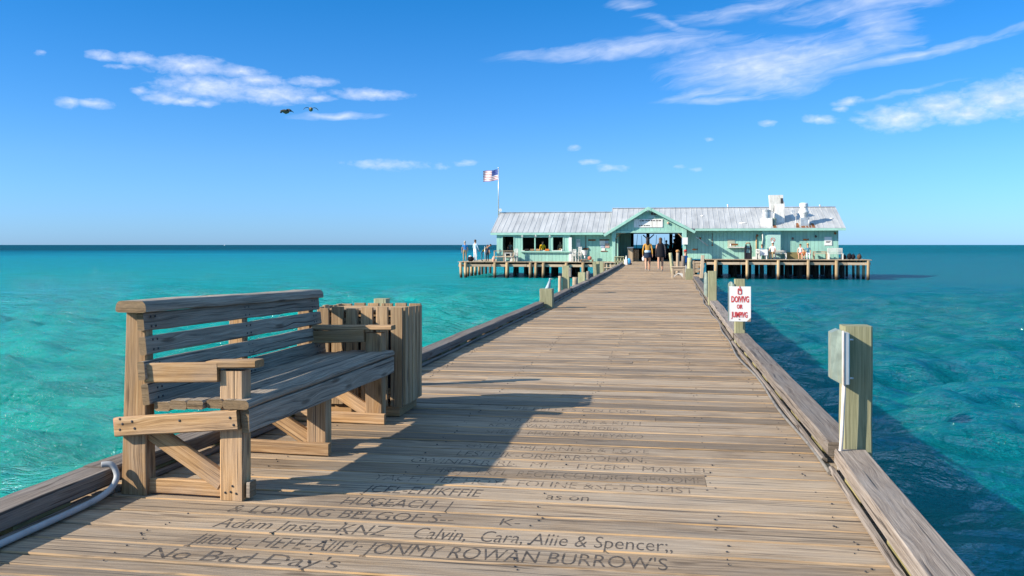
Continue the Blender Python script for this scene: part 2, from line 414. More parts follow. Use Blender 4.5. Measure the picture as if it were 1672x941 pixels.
# ================================================================== POSTS
def post(label, x0, x1, ytop, Y, mat='post', round_=False, depth=None, group='posts along the left edge of the pier', zb=-.25, lean=0, name='post', zt=None):
    a, b = at(x0, ytop, Y), at(x1, ytop, Y)
    w = b.x - a.x; cx = (a.x + b.x) / 2; zt = a.z if zt is None else zt; dpt = depth or w * .95
    b_ = MB()
    if round_:
        n = 5
        b_.tube([(cx + lean * i / n, Y + dpt / 2, zb + (zt - zb) * i / n) for i in range(n + 1)], [w / 2 * (1.02 - .02 * i + rng.uniform(-.02, .02)) for i in range(n + 1)], 14)
    else:
        b_.board((cx - lean, Y + dpt / 2, zb), (cx, Y + dpt / 2, zt), w, dpt, (0, 1, 0), seg=4, jit=.002, ch=.008)
    o = b_.build(name, M[mat], None, (cx, Y + dpt / 2, zb)); tag(o, label, 'post' if name == 'post' else 'pile', group)
    return Vector((cx, Y, zt)), w, o
post('greenish square post standing behind the slatted wooden bin', 610, 631, 488, 8.05)
post('short square green post first past the bin', 881, 902, 472, 18.65)
post('thin round tan pole left of the tall square post', 911, 917, 451, 24.4, 'plat', True, name='pile')
lp3, w3, _ = post('tall square green post carrying a long grey box', 918, 929.5, 434, 24.5)
post('short stubby round pale pile beyond the grey box post', 934, 943.5, 453, 27.2, 'plat', True, name='pile')
post('square green post between the stubby and brown round piles', 944, 955.5, 445, 29.9)
post('thin brown round pile beside the far square green post', 957, 963, 443, 31.2, 'rail', True, name='pile')
post('slim tan post leaning at the far bend of the rail', 967.5, 973, 428, 38.0, lean=-.06)
post('green post tight against the slim leaning tan post', 973.5, 979, 427, 38.2)
post('weathered green post before the small wooden picket railing', 977.5 + 2, 985, 427, 44.4)
RG = 'posts along the right edge of the pier'
r1, rw1, _ = post('tall near green post with a steel box on its left', 1378, 1425, 533, 5.52, depth=.15, group=RG)
r2, rw2, _ = post('square post behind the red and white warning sign', 1200, 1217, 456, 12.5, depth=.13, group=RG)
r3, rw3, _ = post('green post with slim grey box beyond the warning sign', 1156.5, 1170.5, 443, 19.8, depth=.17, group=RG)
post('short green post beside the low wooden box', 1119.5, 1132, 439, 34.8, group=RG)
PG = 'poles clustered right of the entrance'
post('leaning pale green pole nearest the entrance', 1096, 1102, 413, 41, 'post', True, lean=-.12, group=PG, name='pile', zb=0)
post('tan pole with an orange cap behind the wooden box', 1104, 1109.5, 412, 40, 'plat', True, group=PG, name='pile', zb=0)
post('brown round pole right of the seated person in blue', 1112.5, 1119, 418, 38, 'rail', True, group=PG, name='pile', zb=-.2)
post('fat pale green pole beside the wooden slat frame', 1122, 1131, 421, 37.5, 'post', True, group=PG, name='pile', zb=-.2)
post('tall tan post tilting over the gap beside the right platform', 1145, 1150.5, 417, 37, 'plat', group=PG, lean=.1, zb=-.6)
# orange cap on the tan pole, its own little thing
oc = at(1106.7, 410.5, 40); b = MB(); b.ball((oc.x, 40.05, oc.z), (.09, .09, .07)); tag(b.build('float', cloth('faded float', (.42, .22, .09)), None, (oc.x, 40.05, oc.z)), 'small orange float capping the tan pole', 'float')

# steel box and conduit on the near right post
def elec_box(label, x0, x1, yt, yb, Y, split=.62, parts=True, mat='boxgrey', depth=.09):
    a, c = at(x0, yt, Y), at(x1, yb, Y)
    t = thing('junction_box', label, 'junction box', ((a.x + c.x) / 2, Y, c.z), 'junction boxes on the pier posts')
    w = c.x - a.x; xm = a.x + w * split; h = a.z - c.z
    b = MB(); b.poly([(a.x, Y, c.z + h * .10), (xm, Y - .02, c.z), (xm, Y - .02, a.z - h * .02), (a.x + w * .38, Y - .01, a.z), (a.x, Y, a.z - h * .06)], depth); b.build('cover', M[mat], t)
    b = MB(); b.box((xm + .003, Y - .03, c.z + .003), (c.x, Y + depth, a.z - h * .06), ch=.006); b.build('body', M['galv' if parts else mat], t)
    if parts:
        b = MB(); b.box((xm - .004, Y - .036, c.z - .002), (xm + .006, Y - .005, a.z - h * .02), ch=.002); b.build('hinge_strip', M['pvc_white'], t)
        for f in (.12, .82):
            b = MB(); b.tube([(c.x - .004, Y - .012, c.z + h * f), (c.x + .022, Y - .012, c.z + h * f)], .005, 8); b.build('bolt', M['galv'], t)
    return t
elec_box('big painted steel box mounted on the near tall post', 1357, 1386, 538, 628, 5.44)
elec_box('pale green box half hidden behind the warning sign', 1189.5, 1199.5, 460, 520, 12.52, parts=False)
elec_box('slim grey box on the far right post', 1149.5, 1155.5, 444, 485, 19.85, parts=False)
elec_box('long grey box on the left edge post', 928.2, 932.8, 437, 452.5, 24.38, parts=False, mat='pvc')
t = at(1378, 628, 5.46)
cpt = [at(1378, 628, 5.46), at(1377, 660, 5.46), at(1374, 720, 5.46), at(1369.5, 771, 5.46)]
b = MB(); b.tube(cpt, .011, 10); tag(b.build('conduit_pipe', M['pvc_white'], None, tuple(cpt[-1])), 'white conduit dropping from the big steel box', 'pipe')
pts = []
for i in range(60):
    yy = 5.4 + i * .42
    pts.append((lin(XR, yy) - .055 - .018 * math.sin(yy * 1.9) - .01 * math.sin(yy * .7), yy, .014))
b = MB(); b.tube(pts, .011, 7); tag(b.build('conduit_pipe', M['pvc'], None, pts[0]), 'thin grey conduit snaking along the right kerb rail', 'pipe')
# grey hose on the left: runs along the rail, curls up over it
hp = [(-2.80, 1.5, .02), (-2.80, 2.6, .02), (-2.80, 3.5, .022), (-2.80, 3.95, .022), (-2.798, 4.18, .028), (-2.785, 4.28, .055), (-2.785, 4.335, .095), (-2.80, 4.35, .135), (-2.825, 4.345, .165), (-2.865, 4.33, .165)]
sm = []
hv = [Vector(p) for p in hp]
for i in range(len(hv) - 1):
    p0, p1, p2, p3 = hv[max(0, i - 1)], hv[i], hv[i + 1], hv[min(len(hv) - 1, i + 2)]
    for k in range(6):
        t_ = k / 6; sm.append(.5 * ((2 * p1) + (p2 - p0) * t_ + (2 * p0 - 5 * p1 + 4 * p2 - p3) * t_ ** 2 + (3 * p1 - p0 - 3 * p2 + p3) * t_ ** 3))
sm.append(hv[-1])
b = MB(); b.tube(sm, .0155, 12); tag(b.build('hose', paint('pale hose rubber', (.36, .37, .37), .45, .2, scale=9), None, hp[0]), 'grey hose along the left rail curling up beside the bench', 'hose')

# ================================================================== WARNING SIGN
a, c = at(1189, 468, 12.38), at(1226, 525.5, 12.38)
t = thing('warning_sign', 'white board with red hand painted letters on the square post', 'sign', ((a.x + c.x) / 2, 12.38, c.z))
b = MB(); b.box((a.x + .012, 12.38, c.z), (c.x, 12.395, a.z), ch=.002, axis=0)
ob = b.build('board', M['white'], t)
b = MB(); b.box((a.x, 12.378, c.z + .01), (a.x + .011, 12.4, a.z - .005), ch=.001); b.build('edge_strip', M['boxgrey'], t)
b = MB()
def sgn(px0, px1, ytop, ybot, txt, tl=0):
    p0, p1 = at(px0, ybot, 12.377), at(px1, ytop, 12.377)
    add_text(b, txt, lambda u, v: (p0.x + (p1.x - p0.x) * u, 12.377, p0.z + (p1.z - p0.z) * v + tl * u), 0, .03)
sgn(1194, 1223, 484, 493.5, 'DOIVIVG'); sgn(1203, 1212.5, 497.5, 504, 'OIR'); sgn(1194, 1220.5, 509.5, 518, 'JUIMPIVG', -.004)
b.build('lettering', M['red'], t)
b = MB()
for p, q in (((1205, 480), (1205, 473)), ((1205, 473), (1206.5, 471)), ((1210.5, 480), (1210.5, 473)), ((1205, 480.3), (1210.5, 480.3)), ((1206.5, 471.5), (1208, 475)), ((1208, 475), (1210, 471)), ((1208, 471), (1208, 467.5))):
    b.board(at(*p, 12.376), at(*q, 12.376), .011, .003, (0, 1, 0), ch=.0005)
b.build('emblem', M['red'], t)
b = MB(); p = at(1207, 521.5, 12.376); b.ball(p, (.009, .004, .007), 8, 5); b.build('bolt', M['rust'], t)
b = MB(); p = at(1223, 522, 12.3775); b.poly([(p.x - .03, 12.3775, c.z + .003), (c.x - .003, 12.3775, c.z + .003), (c.x - .003, 12.3775, c.z + .05)], .001); b.build('rust_stain', paint('rusty stain', (.45, .3, .2), .8, .4), t)

# ================================================================== BENCH
bench = thing('park_bench', 'long weathered timber bench with slatted back facing across the pier', 'bench', (-2.105, 4.367, 0), rz=-R(2.3))
BL = 2.17
def bz(z, s): return z - .05 * (s / BL) * max(0, z - .5) / .5
def bx(z): return -.502 - .055 * (z - .45) / .5       # front plane of the leaning back
O0 = (0, 0, 0)
for i, (z0, z1, s0) in enumerate([(.852, .947, -.01), (.73, .824, -.015), (.605, .70, -.045), (.475, .583, -.03)]):
    zm = (z0 + z1) / 2; x = bx(zm) - .02
    up = Vector((-.055 / .5, 0, 1)).normalized(); b = MB()
    b.board((x, s0, bz(zm, 0)), (x, BL + .03 + .01 * i, bz(zm, BL)), .04, z1 - z0, up, seg=10, jit=.0022, ch=.006)
    b.build('back_slat', M['bench_grey'], bench, O0)
# bullnosed cap
prof = []
for k in range(7):
    a_ = math.pi / 2 * k / 6; prof.append((.0875 - .03 + .03 * math.sin(a_), .012 + .043 * math.cos(a_) - .0))
half = [(x, z) for x, z in prof] + [(.086, -.0), (.07, -.006)]
ring = half + [(-x, z) for x, z in reversed(half)]
b = MB(); rr, ll = [], []
for i in range(13):
    s = -.045 + (BL + .08) * i / 12; jx, jz = rng.uniform(-.003, .003), rng.uniform(-.003, .003)
    rr.append([Vector((-.607 + x + jx, s, bz(.955, s) + z + jz + rng.uniform(-.0015, .0015))) for x, z in ring]); ll.append(s)
b.rings(rr, ll); b.build('top_cap', M['bench_grey'], bench, O0)
# seat slats
for i, (xa, xb, za, s0) in enumerate([(-.495, -.405, .468, 0), (-.395, -.30, .479, -.02), (-.29, -.20, .487, -.03), (-.19, -.105, .493, -.012), (-.095, .05, .497, -.03)]):
    b = MB(); b.board(((xa + xb) / 2, s0 - .01, za), ((xa + xb) / 2, BL + .02, za + .004), xb - xa, .046, seg=10, jit=.0025, ch=.014 if i == 4 else .009); b.build('seat_slat', M['bench_grey'], bench, O0)
b = MB(); b.board((.022, -.015, .408), (.022, BL + .03, .412), .04, .118, seg=8, jit=.002); b.build('front_apron', M['bench_grey'], bench, O0)
for j, s in enumerate((0.0, 1.05, 2.06)):
    far = j > 0
    w = .09
    b = MB(); b.board((-.632 + (.012 if not far else .012), s + .045, 0), (-.617, s + .045, bz(.945, s)), .15 if not far else .12, w, (0, 1, 0), seg=4, jit=.0015, taper=.74, ch=.006); b.build('rear_post', M['bench'], bench, O0)
    top = .66 if j != 1 else .45
    b = MB(); b.board((-.066, s + .045, 0), (-.066, s + .045, top), .128, w, (0, 1, 0), seg=3, jit=.0012, ch=.006); b.build('front_leg', M['bench'], bench, O0)
    ys = s - .022 if j != 1 else s + .11
    b = MB(); b.board((-.705, ys, .355), (-.012, ys, .418), .042, .098, (0, 0, 1), seg=4, jit=.0012, ch=.006); b.build('side_rail', M['bench'], bench, O0)
    b = MB(); b.board((-.545, s + .042, .33), (-.135, s + .042, .085), .038, .095, (0, 0, 1), seg=2, jit=.001); b.build('diagonal_brace', M['bench'], bench, O0)
    b = MB(); b.board((-.55, s + .05, .045), (-.04 if j == 0 else .02, s + .05, .045), .045, .075, (0, 0, 1), seg=3, jit=.001) if j == 0 else b.board((-.66, s - .022, .045), (.03, s - .022, .04), .042, .075, (0, 0, 1), seg=3, jit=.001)
    b.build('foot_rail', M['bench'], bench, O0)
    if j == 0:
        b = MB(); b.board((.012, s + .045, .055), (.03, s + .045, .055), .07, .08, (0, 0, 1), ch=.004); b.build('foot_block', M['bench_grey'], bench, O0)
    if j != 1:
        b = MB(); b.board((-.545, s - .004, .638 if j == 0 else .62), (-.133, s - .004, .652 if j == 0 else .637), .04, .10 if j == 0 else .09, (0, 0, 1), seg=3, jit=.001); b.build('arm_support', M['bench'], bench, O0)
        b = MB(); b.board((-.20 if j == 0 else -.545, s + (.03 if j == 0 else .035), .688), (.075, s + .03, .698), .10, .038 if j == 0 else .034, (0, 0, 1), seg=4, jit=.0015, ch=.007); b.build('arm_rest', M['bench'], bench, O0)
# bolt and nail heads on the near end
b = MB()
for (x, z) in [(-.67, .40), (-.67, .345), (-.655, .375), (-.60, .39), (-.585, .355), (-.05, .43), (-.03, .395), (-.33, .405)]:
    b.ball((x, -.044, z), (.007, .003, .007), 8, 5)
for (x, z) in [(-.10, .04), (-.07, .045), (-.04, .038), (-.06, .075)]: b.ball((x, -.001, z), (.006, .003, .006), 8, 5)
for (z0) in (.9, .78, .655, .53):
    for s in (.05, .09, 1.06, 1.11, 2.08, 2.12):
        for dz in (-.025, .025): b.ball((bx(z0 + dz) + .001, s, bz(z0 + dz, s)), (.003, .0065, .0065), 7, 4)
b.build('bolt_heads', M['ink'], bench, O0)['kind'] = 'stuff'

# ================================================================== SLATTED BIN
bn = thing('slatted_bin', 'square waste bin surround of upright timber slats behind the bench', 'bin', (-2.28, 6.95, 0))
x0, x1, y0, y1, zb, zt = -2.62, -1.945, 6.70, 7.22, .085, .822
def slat(x, yy, w, along_x):
    b = MB(); t_ = rng.uniform(-.006, .006)
    if along_x: b.board((x, yy, zb + rng.uniform(-.006, .006)), (x + t_ * .5, yy, zt + rng.uniform(-.008, .008)), w, .026, (0, 1, 0), seg=4, jit=.0015, ch=.005)
    else: b.board((x, yy, zb + rng.uniform(-.006, .006)), (x, yy + t_ * .5, zt + rng.uniform(-.008, .008)), .026, w, (0, 1, 0), seg=4, jit=.0015, ch=.005)
    b.build('slat', M['bin'], bn)
for i in range(6):
    slat(x1 - .048 - i * .1165, y0, .094, True)
    slat(x1 - .048 - i * .1165, y1, .094, True)
for i in range(5):
    slat(x1, y0 + .07 + i * .098, .076, False)
    slat(x0, y0 + .07 + i * .098, .076, False)
for z in (.17, .70):
    b = MB()
    for (p, q) in (((x0 + .02, y0 + .034), (x1 - .02, y0 + .034)), ((x0 + .02, y1 - .034), (x1 - .02, y1 - .034)), ((x0 + .034, y0 + .055), (x0 + .034, y1 - .055)), ((x1 - .034, y0 + .055), (x1 - .034, y1 - .055))):
        b.board((*p, z), (*q, z), .036, .08, ch=.003)
    b.build('inner_frame', M['bin'], bn)
b = MB(); b.box((x0 + .03, y0 + .012, .002), (x1 - .03, y1 - .03, .075), ch=.004, axis=0)
b.build('plinth', M['bench'], bn)
b = MB(); b.lathe((-2.28, 6.96, .08), [(.19, 0), (.215, .6), (.222, .60), (.222, .64), (.2, .64), (.18, .3)], 20); b.build('liner', M['black'], bn)
for i in range(5):
    b = MB(); yy = y0 + .06 + i * .1; b.board((x0 + .02, yy, zt - .03), (x1 - .02, yy, zt - .03), .072, .024, seg=4, jit=.002); b.build('lid_board', M['bin'], bn)
b = MB(); b.lathe((-2.20, 7.33, .75), [(.02, 0), (.022, .05), (.035, .06), (.03, .085)], 10)

# ================================================================== PLATFORMS
def platform(name, label, xa, xb, yf, yb_, z, fronts, sidex, inner):
    t = thing(name, label, 'platform', ((xa + xb) / 2, yf, z))
    b = MB(); k = xa
    while k < xb - .01:
        e = min(xb, k + .3); b.board(((k + e) / 2, yf + -.12 + rng.uniform(-.03, .02), z - .025), ((k + e) / 2, yb_, z - .025 + rng.uniform(-.004, .004)), e - k - .012, .05, ch=.006); k = e
    b.build('deck_boards', M['plat'], t)
    k = xa + .05
    while k < xb - .3:
        e = min(xb - .05, k + rng.uniform(2.2, 3.1)); b = MB(); b.board((k, yf - .04, z - .30), (e - .03, yf - .04, z - .30), .1, .19, ch=.006, seg=3, jit=.006); b.build('edge_beam', M['plat'], t); k = e
    b = MB(); k = xa + .3
    while k < xb: b.board((k, yf + .3, z - .11), (k, yb_ - .2, z - .11), .07, .11); k += .8
    b.build('joist', M['pile_dark'], t)
    for i in range(3):
        yy = yf + 2.2 + i * 3.2; b = MB(); b.board((xa + .1, yy, z - .28), (xb - .1, yy, z - .28), .2, .22); b.build('cross_beam', M['pile_dark'], t)
    def pile(x, yy, r, mat, ztop, lean=0):
        b = MB(); b.tube([(x + lean, yy, -2.3), (x + lean * .4, yy, -1.0), (x, yy, ztop)], [r * 1.05, r, r * .95], 10); b.build('piling', M[mat], t)
    for px in fronts:
        p = at(px, 430, yf - .21); pile(p.x, yf - .21 + rng.uniform(-.02, .02), rng.uniform(.105, .135), 'pile', z - .06, rng.uniform(-.08, .08))
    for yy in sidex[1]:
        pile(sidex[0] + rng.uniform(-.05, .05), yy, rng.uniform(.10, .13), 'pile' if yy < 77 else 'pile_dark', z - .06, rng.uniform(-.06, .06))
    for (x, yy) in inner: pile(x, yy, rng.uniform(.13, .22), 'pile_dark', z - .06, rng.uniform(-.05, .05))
    return t
XPL, XPR = at(748, 427, 70).x, at(1423, 427, 70).x
inL = [(x + rng.uniform(-.3, .3), yy) for yy in (74.5, 77, 79, 81.3) for x in [XPL + 3 + i * 1.02 for i in range(11)] if rng.random() < .8]
inR = [(x + rng.uniform(-.25, .25), yy) for yy in (74, 76.5, 79, 81.5) for x in [3.6 + i * .98 for i in range(11)] if rng.random() < .85]
platform('sea_platform', 'left timber platform on pilings with a white railed cafe', XPL, -2.98, 70, 82, 0, [752, 760, 808, 828, 866, 875, 887.5, 925, 952, 972, 986], (XPL + .35, [71, 72.3, 73.6, 75, 76.4, 77.8, 79.5, 81.3]), inL)
platform('sea_platform', 'right timber platform on golden pilings with benches and anglers', 3.05, XPR, 70, 82, .22, [1169, 1220, 1271, 1320, 1366, 1418], (XPR - .3, [71.2, 73, 75, 77.5, 80, 81.5]), inR)
platform('entrance_floor', 'middle timber floor under the gabled entrance', -2.95, 3.02, 70.35, 82, -.002, [1130], (2.4, [73, 76, 79]), [(x, yy) for x in (-2, 0, 2) for yy in (72.5, 75, 78, 81)])

# ================================================================== PIER BUILDING
bd = thing('pier_building', 'long sea green pier house with pale metal roof and gabled entrance', 'building', (0, 72, 0))
YW = 72.3; YB = 79.9
def wall_open(name, px0, px1, Y, ztop, zbot, opens, mat='green', th=.12):
    """front wall with real openings (photo columns), built from butted panels"""
    xa, xb = at(px0, 400, Y).x, at(px1, 400, Y).x
    b = MB(); cur = xa
    for (o0, o1, t0, t1) in opens:
        p0, p1 = at(o0, t0, Y), at(o1, t1, Y)
        if p0.x > cur: b.box((cur, Y, zbot), (p0.x, Y + th, ztop), ch=.001, axis=2)
        b.box((p0.x, Y, zbot), (p1.x, Y + th, p1.z), ch=.001, axis=0)
        b.box((p0.x, Y, p0.z), (p1.x, Y + th, ztop), ch=.001, axis=0)
        cur = p1.x
    b.box((cur, Y, zbot), (xb, Y + th, ztop), ch=.001, axis=2)
    return b.build(name, M[mat], bd)
YL1, YL2 = 71.85, 72.4                         # bay of the cafe and the recessed wall beside it
ZEL = at(890, 384, 71.2).z; ZER = at(1250, 376.5, 71.7).z
OPN = [(821, 838.5, 386.5, 418), (853.5, 872.5, 388, 409), (874.5, 896, 388, 409), (903, 919, 387.5, 409)]
wall_open('wall', 811, 931, YL1, ZEL + .05, 0, OPN)
wall_open('wall', 931, 1003, YL2, ZEL + .05, 0, [])
XW0, XW1 = at(811, 400, YL1).x, at(1369, 400, YW).x
XM = at(931, 400, YL1).x
XE0, XE1 = at(1009, 400, 71.5).x, at(1117, 400, 71.5).x
b = MB(); b.box((XM - .1, YL1 + .125, 0), (XM, YL2 + .1, ZEL + .05), ch=.001, axis=2); b.build('wall', M['green'], bd)
b = MB(); b.box((XW0, YL1 + .125, 0), (XW0 + .12, YB, ZEL + .05), ch=.001, axis=2); b.build('wall', M['green'], bd)
b = MB(); b.box((XW0, YB, 0), (XE0, YB + .12, ZEL + .05), ch=.001, axis=2); b.build('wall', M['green'], bd)
# entrance side walls and right wing
b = MB(); b.box((XE0 - .12, YL2 - .6, 0), (XE0, YB - .01, 2.5), ch=.001, axis=1); b.build('wall', M['green'], bd)
b = MB(); b.box((XE1 + .12, YL2 - .1, 0), (XE1 + .24, YB - .01, 2.7), ch=.001, axis=1); b.build('wall', M['green'], bd)
wall_open('wall', 1121, 1369, YW, ZER + .04, .22, [])
b = MB(); b.box((XW1 - .12, YW + .125, .22), (XW1, YB, ZER + .04), ch=.001, axis=2); b.build('wall', M['green'], bd)
b = MB(); b.box((XE1 + .2, YB, .22), (XW1, YB + .12, ZER + .04), ch=.001, axis=2); b.build('wall', M['green'], bd)
# projecting corner board on the right wing (the dark reveal beside the door)
p0, p1 = at(1245, 400, 71.95), at(1276, 400, 71.95)
b = MB(); b.box((p0.x, 71.95, .22), (p1.x, YW - .003, ZER), ch=.004, axis=2); ob = b.build('porch_panel', M['green'], bd)
# door
p0, p1 = at(1252, 383, 71.93), at(1274.5, 424, 71.93)
b = MB(); b.box((p0.x, 71.9, .23), (p1.x, 71.947, p0.z), ch=.004, axis=2); dr = b.build('door', M['green_pale'], bd)
c_ = at(1262, 392, 71.89); b = MB()
for k in range(14):
    a0, a1 = 2 * math.pi * k / 14, 2 * math.pi * (k + 1) / 14
    b.board((c_.x + math.cos(a0) * .15, 71.893, c_.z + math.sin(a0) * .15), (c_.x + math.cos(a1) * .15, 71.893, c_.z + math.sin(a1) * .15), .035, .006, (0, 1, 0), ch=.001)
b.board((c_.x - .1, 71.892, c_.z + .1), (c_.x + .1, 71.892, c_.z - .1), .03, .006, (0, 1, 0), ch=.001)
sub(b, 'emblem', M['red'], dr, bd)
# window trim, counters, mullions
for i, (o0, o1, t0, t1) in enumerate(OPN):
    p0, p1 = at(o0, t0, YL1), at(o1, t1, YL1)
    b = MB()
    b.box((p0.x - .08, YL1 - .03, p0.z), (p1.x + .08, YL1 - .002, p0.z + .08), ch=.004)
    b.box((p0.x - .08, YL1 - .03, p1.z), (p0.x - .002, YL1 - .002, p0.z - .002), ch=.004); b.box((p1.x + .002, YL1 - .03, p1.z), (p1.x + .08, YL1 - .002, p0.z - .002), ch=.004) if i != 1 else None
    w = b.build('window', M['green_trim'], bd)
    b = MB(); b.box((p0.x - .12, YL1 - .14, p1.z - .06), (p1.x + (.12 if i != 1 else .02), YL1 - .032, p1.z - .003), ch=.004); sub(b, 'sill', M['offwhite' if i else 'plat'], w, bd)
p0, p1 = at(850, 410.3, 71.6), at(931, 412.5, 71.6)
b = MB(); b.box((p0.x, 71.58, p1.z), (p1.x, 71.73, p0.z), ch=.006); b.build('counter', M['green_trim'], bd)
b = MB(); b.box((p0.x, 71.75, 0), (p1.x, 71.80, p1.z + .03), ch=.001, axis=2); b.build('counter_panel', M['green'], bd)
p0 = at(931.5, 388, 71.6); b = MB(); b.box((p0.x - .14, 71.70, .002), (p0.x + .08, 71.845, p0.z), ch=.006); b.build('corner_board', M['white'], bd)
# green braces, gutters (fascia)
def roofslab(name, xa, xb, ye, ze, yr, zr, over=.0, th=.09, mat='roof'):
    b = MB(); dy, dz = yr - ye, zr - ze; ln = math.hypot(dy, dz); nrm = Vector((0, -dz / ln, dy / ln))
    for sgn_, (yy0) in ((1, ye), (-1, 2 * yr - ye)):
        n = Vector((0, -dz / ln * sgn_, dy / ln)); A = Vector((xa, yy0, ze)); B = Vector((xb, yy0, ze)); Cc = Vector((xb, yr, zr)); D = Vector((xa, yr, zr))
        b.rings([[A, B, Cc, D], [p + n * th for p in (A, B, Cc, D)]], [0, th])
        k = xa + .02
        while k < xb:
            p, q = Vector((k, yy0, ze)) + n * (th + .009), Vector((k, yr, zr)) + n * (th + .009)
            b.board(p, q, .05, .018, tuple(n), ch=.006); k += .42
    b.board((xa, yr, zr + th + .03), (xb, yr, zr + th + .03), .3, .035, ch=.01)
    return b.build(name, M[mat], bd)
# metal roof material with rust and streaks
m, nt, bs = newmat('pale metal roofing'); co = N(nt, 'ShaderNodeTexCoord').outputs['Object']
n1 = noise(nt, co, 1, 5, .6, .5, (2.4, .35, .35)); n2 = noise(nt, co, .6, 3)
cc = ramp(nt, math_(nt, 'ADD', math_(nt, 'MULTIPLY', n1, .7), math_(nt, 'MULTIPLY', n2, .3)), [(.3, (.30, .31, .31)), (.5, (.45, .46, .455)), (.7, (.56, .57, .56))])
L(nt, cc, bs.inputs['Base Color']); bs.inputs['Roughness'].default_value = .5; bs.inputs['Metallic'].default_value = .2; M['roof'] = m
YE, YRG = 71.68, 75.9
xl0 = at(801, 384, YE).x; ZRL = at(900, 347, YRG).z; ZRR = at(1200, 339, YRG).z
xr0 = at(1000, 350, YRG).x; xr1 = at(1381, 376, YE).x
ZEL2, ZER2 = at(890, 381.5, YE).z, at(1250, 374.5, YE).z
roofslab('roof', xl0, xr0 + 1.2, YE, ZEL2, YRG, ZRL - .1)
roofslab('roof', xr0, xr1, YE, ZER2, YRG, ZRR - .1)
for (xa, xb, z) in ((xl0, at(985, 384, YE).x, ZEL2), (at(1135, 376, YE).x, xr1, ZER2)):
    b = MB(); b.board((xa, YE - .02, z - .03), (xb, YE - .02, z - .03), .05, .17, ch=.006); b.build('fascia', M['green_trim'], bd)
    b = MB(); b.box((xa + .1, YE + .01, z - .10), (xb - .05, YW + .3 if z == ZER2 else YL1 + .9, z - .06), ch=.002, axis=0); b.build('soffit', M['green_trim'], bd)
# gable end triangles of the main roof
for x, z, zr in ((XW0, ZEL2, ZRL), (xr0 + .1, ZER2, ZRR), (XW1 - .14, ZER2, ZRR)):
    b = MB(); b.poly([(x, YL1, z), (x, 2 * YRG - YL1, z), (x, YRG, zr - .22)], .1, axis=(1, 0, 0)); b.build('gable_end', M['green'], bd)
# entrance gable
YG = 70.75
ap = at(1058.5, 337.5, YG - .12); el, er = at(985, 383, YG - .12), at(1136, 377.5, YG - .12)
gl, gr = at(1004, 377, YG), at(1119, 374.5, YG)
zb_ = at(1060, 377, YG).z
apx = (el.x + er.x) / 2 if False else ap.x
b = MB(); fl = lambda x: (ap.z - .12) + (x - ap.x) * ((ap.z - el.z) / (ap.x - el.x) if x < ap.x else (ap.z - er.z) / (ap.x - er.x))
b.poly([(gl.x, YG + .25, zb_), (gr.x, YG + .25, zb_), (gr.x, YG + .25, fl(gr.x)), (ap.x, YG + .25, ap.z - .12), (gl.x, YG + .25, fl(gl.x))], .1); b.build('gable', M['green'], bd)
for e in (el, er):
    d = (ap - e); d.normalize(); up = Vector((-d.z, 0, d.x)) * (1 if d.x > 0 else -1)
    b = MB()
    A0, A1 = e - up * .1, ap - up * .1
    b.rings([[A0, A1, A1 + Vector((0, 5.6, 0)), A0 + Vector((0, 2.3, 0))], [A0 + up * .08, A1 + up * .08, A1 + up * .08 + Vector((0, 5.6, 0)), A0 + up * .08 + Vector((0, 2.3, 0))]], [0, .1])
    b.build('gable_roof', M['roof'], bd)
    b = MB(); b.board(e - up * .10 + Vector((0, -.03, 0)), ap - up * .10 + Vector((0, -.03, 0)), .06, .2, tuple(up), ch=.005); b.build('barge_board', M['green_trim'], bd)
b = MB(); b.poly([(ap.x, ap.y - .075, ap.z + .0), (ap.x - .2, ap.y - .075, ap.z - .13), (ap.x - .2, ap.y - .075, ap.z - .36), (ap.x, ap.y - .075, ap.z - .25), (ap.x + .2, ap.y - .075, ap.z - .36), (ap.x + .2, ap.y - .075, ap.z - .13)], .5); b.build('ridge_cap', M['green_trim'], bd)
b = MB(); b.box((gl.x, YG + .2, zb_ - .16), (gr.x, YG + .36, zb_ - .003), ch=.006); b.build('beam', M['green_trim'], bd)
for px in (1002.5, 1117.5):
    p = at(px, 378, YG + .28); b = MB(); b.box((p.x - .12, YG + .18, -.01), (p.x + .12, YG + .40, zb_ - .17), ch=.01); cl = b.build('column', M['green_trim'], bd)
    b = MB(); b.box((p.x - .17, YG + .14, zb_ - .17 - .38), (p.x + .17, YG + .17, zb_ + .2), ch=.01); sub(b, 'column_cap', M['green_trim'], cl, bd)
for (a_, c2) in (((1004, 391), (1016, 378)), ((1115.5, 390), (1103, 377))):
    b = MB(); b.board(at(*a_, YG + .3), at(*c2, YG + .3), .07, .07, (0, 1, 0)); b.build('knee_brace', M['bench'], bd)
# far side of the breezeway: dark frame, low wall, rafters, posts
YF = 79.6
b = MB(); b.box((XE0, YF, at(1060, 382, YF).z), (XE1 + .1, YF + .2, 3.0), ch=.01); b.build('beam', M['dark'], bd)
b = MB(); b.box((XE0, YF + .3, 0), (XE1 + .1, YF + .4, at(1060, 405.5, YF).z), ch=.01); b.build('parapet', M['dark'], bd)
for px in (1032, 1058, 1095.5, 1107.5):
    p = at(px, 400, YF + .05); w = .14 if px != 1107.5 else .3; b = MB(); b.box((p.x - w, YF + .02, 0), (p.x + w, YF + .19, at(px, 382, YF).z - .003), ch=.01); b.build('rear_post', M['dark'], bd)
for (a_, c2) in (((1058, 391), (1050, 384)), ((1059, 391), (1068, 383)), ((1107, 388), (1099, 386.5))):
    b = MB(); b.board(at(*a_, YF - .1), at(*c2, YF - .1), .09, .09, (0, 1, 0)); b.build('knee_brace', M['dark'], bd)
b = MB(); b.box((XE0, YG + .6, 2.72), (XE1 + .1, YF, 2.80), ch=.01, axis=0); b.build('ceiling', M['dark'], bd)
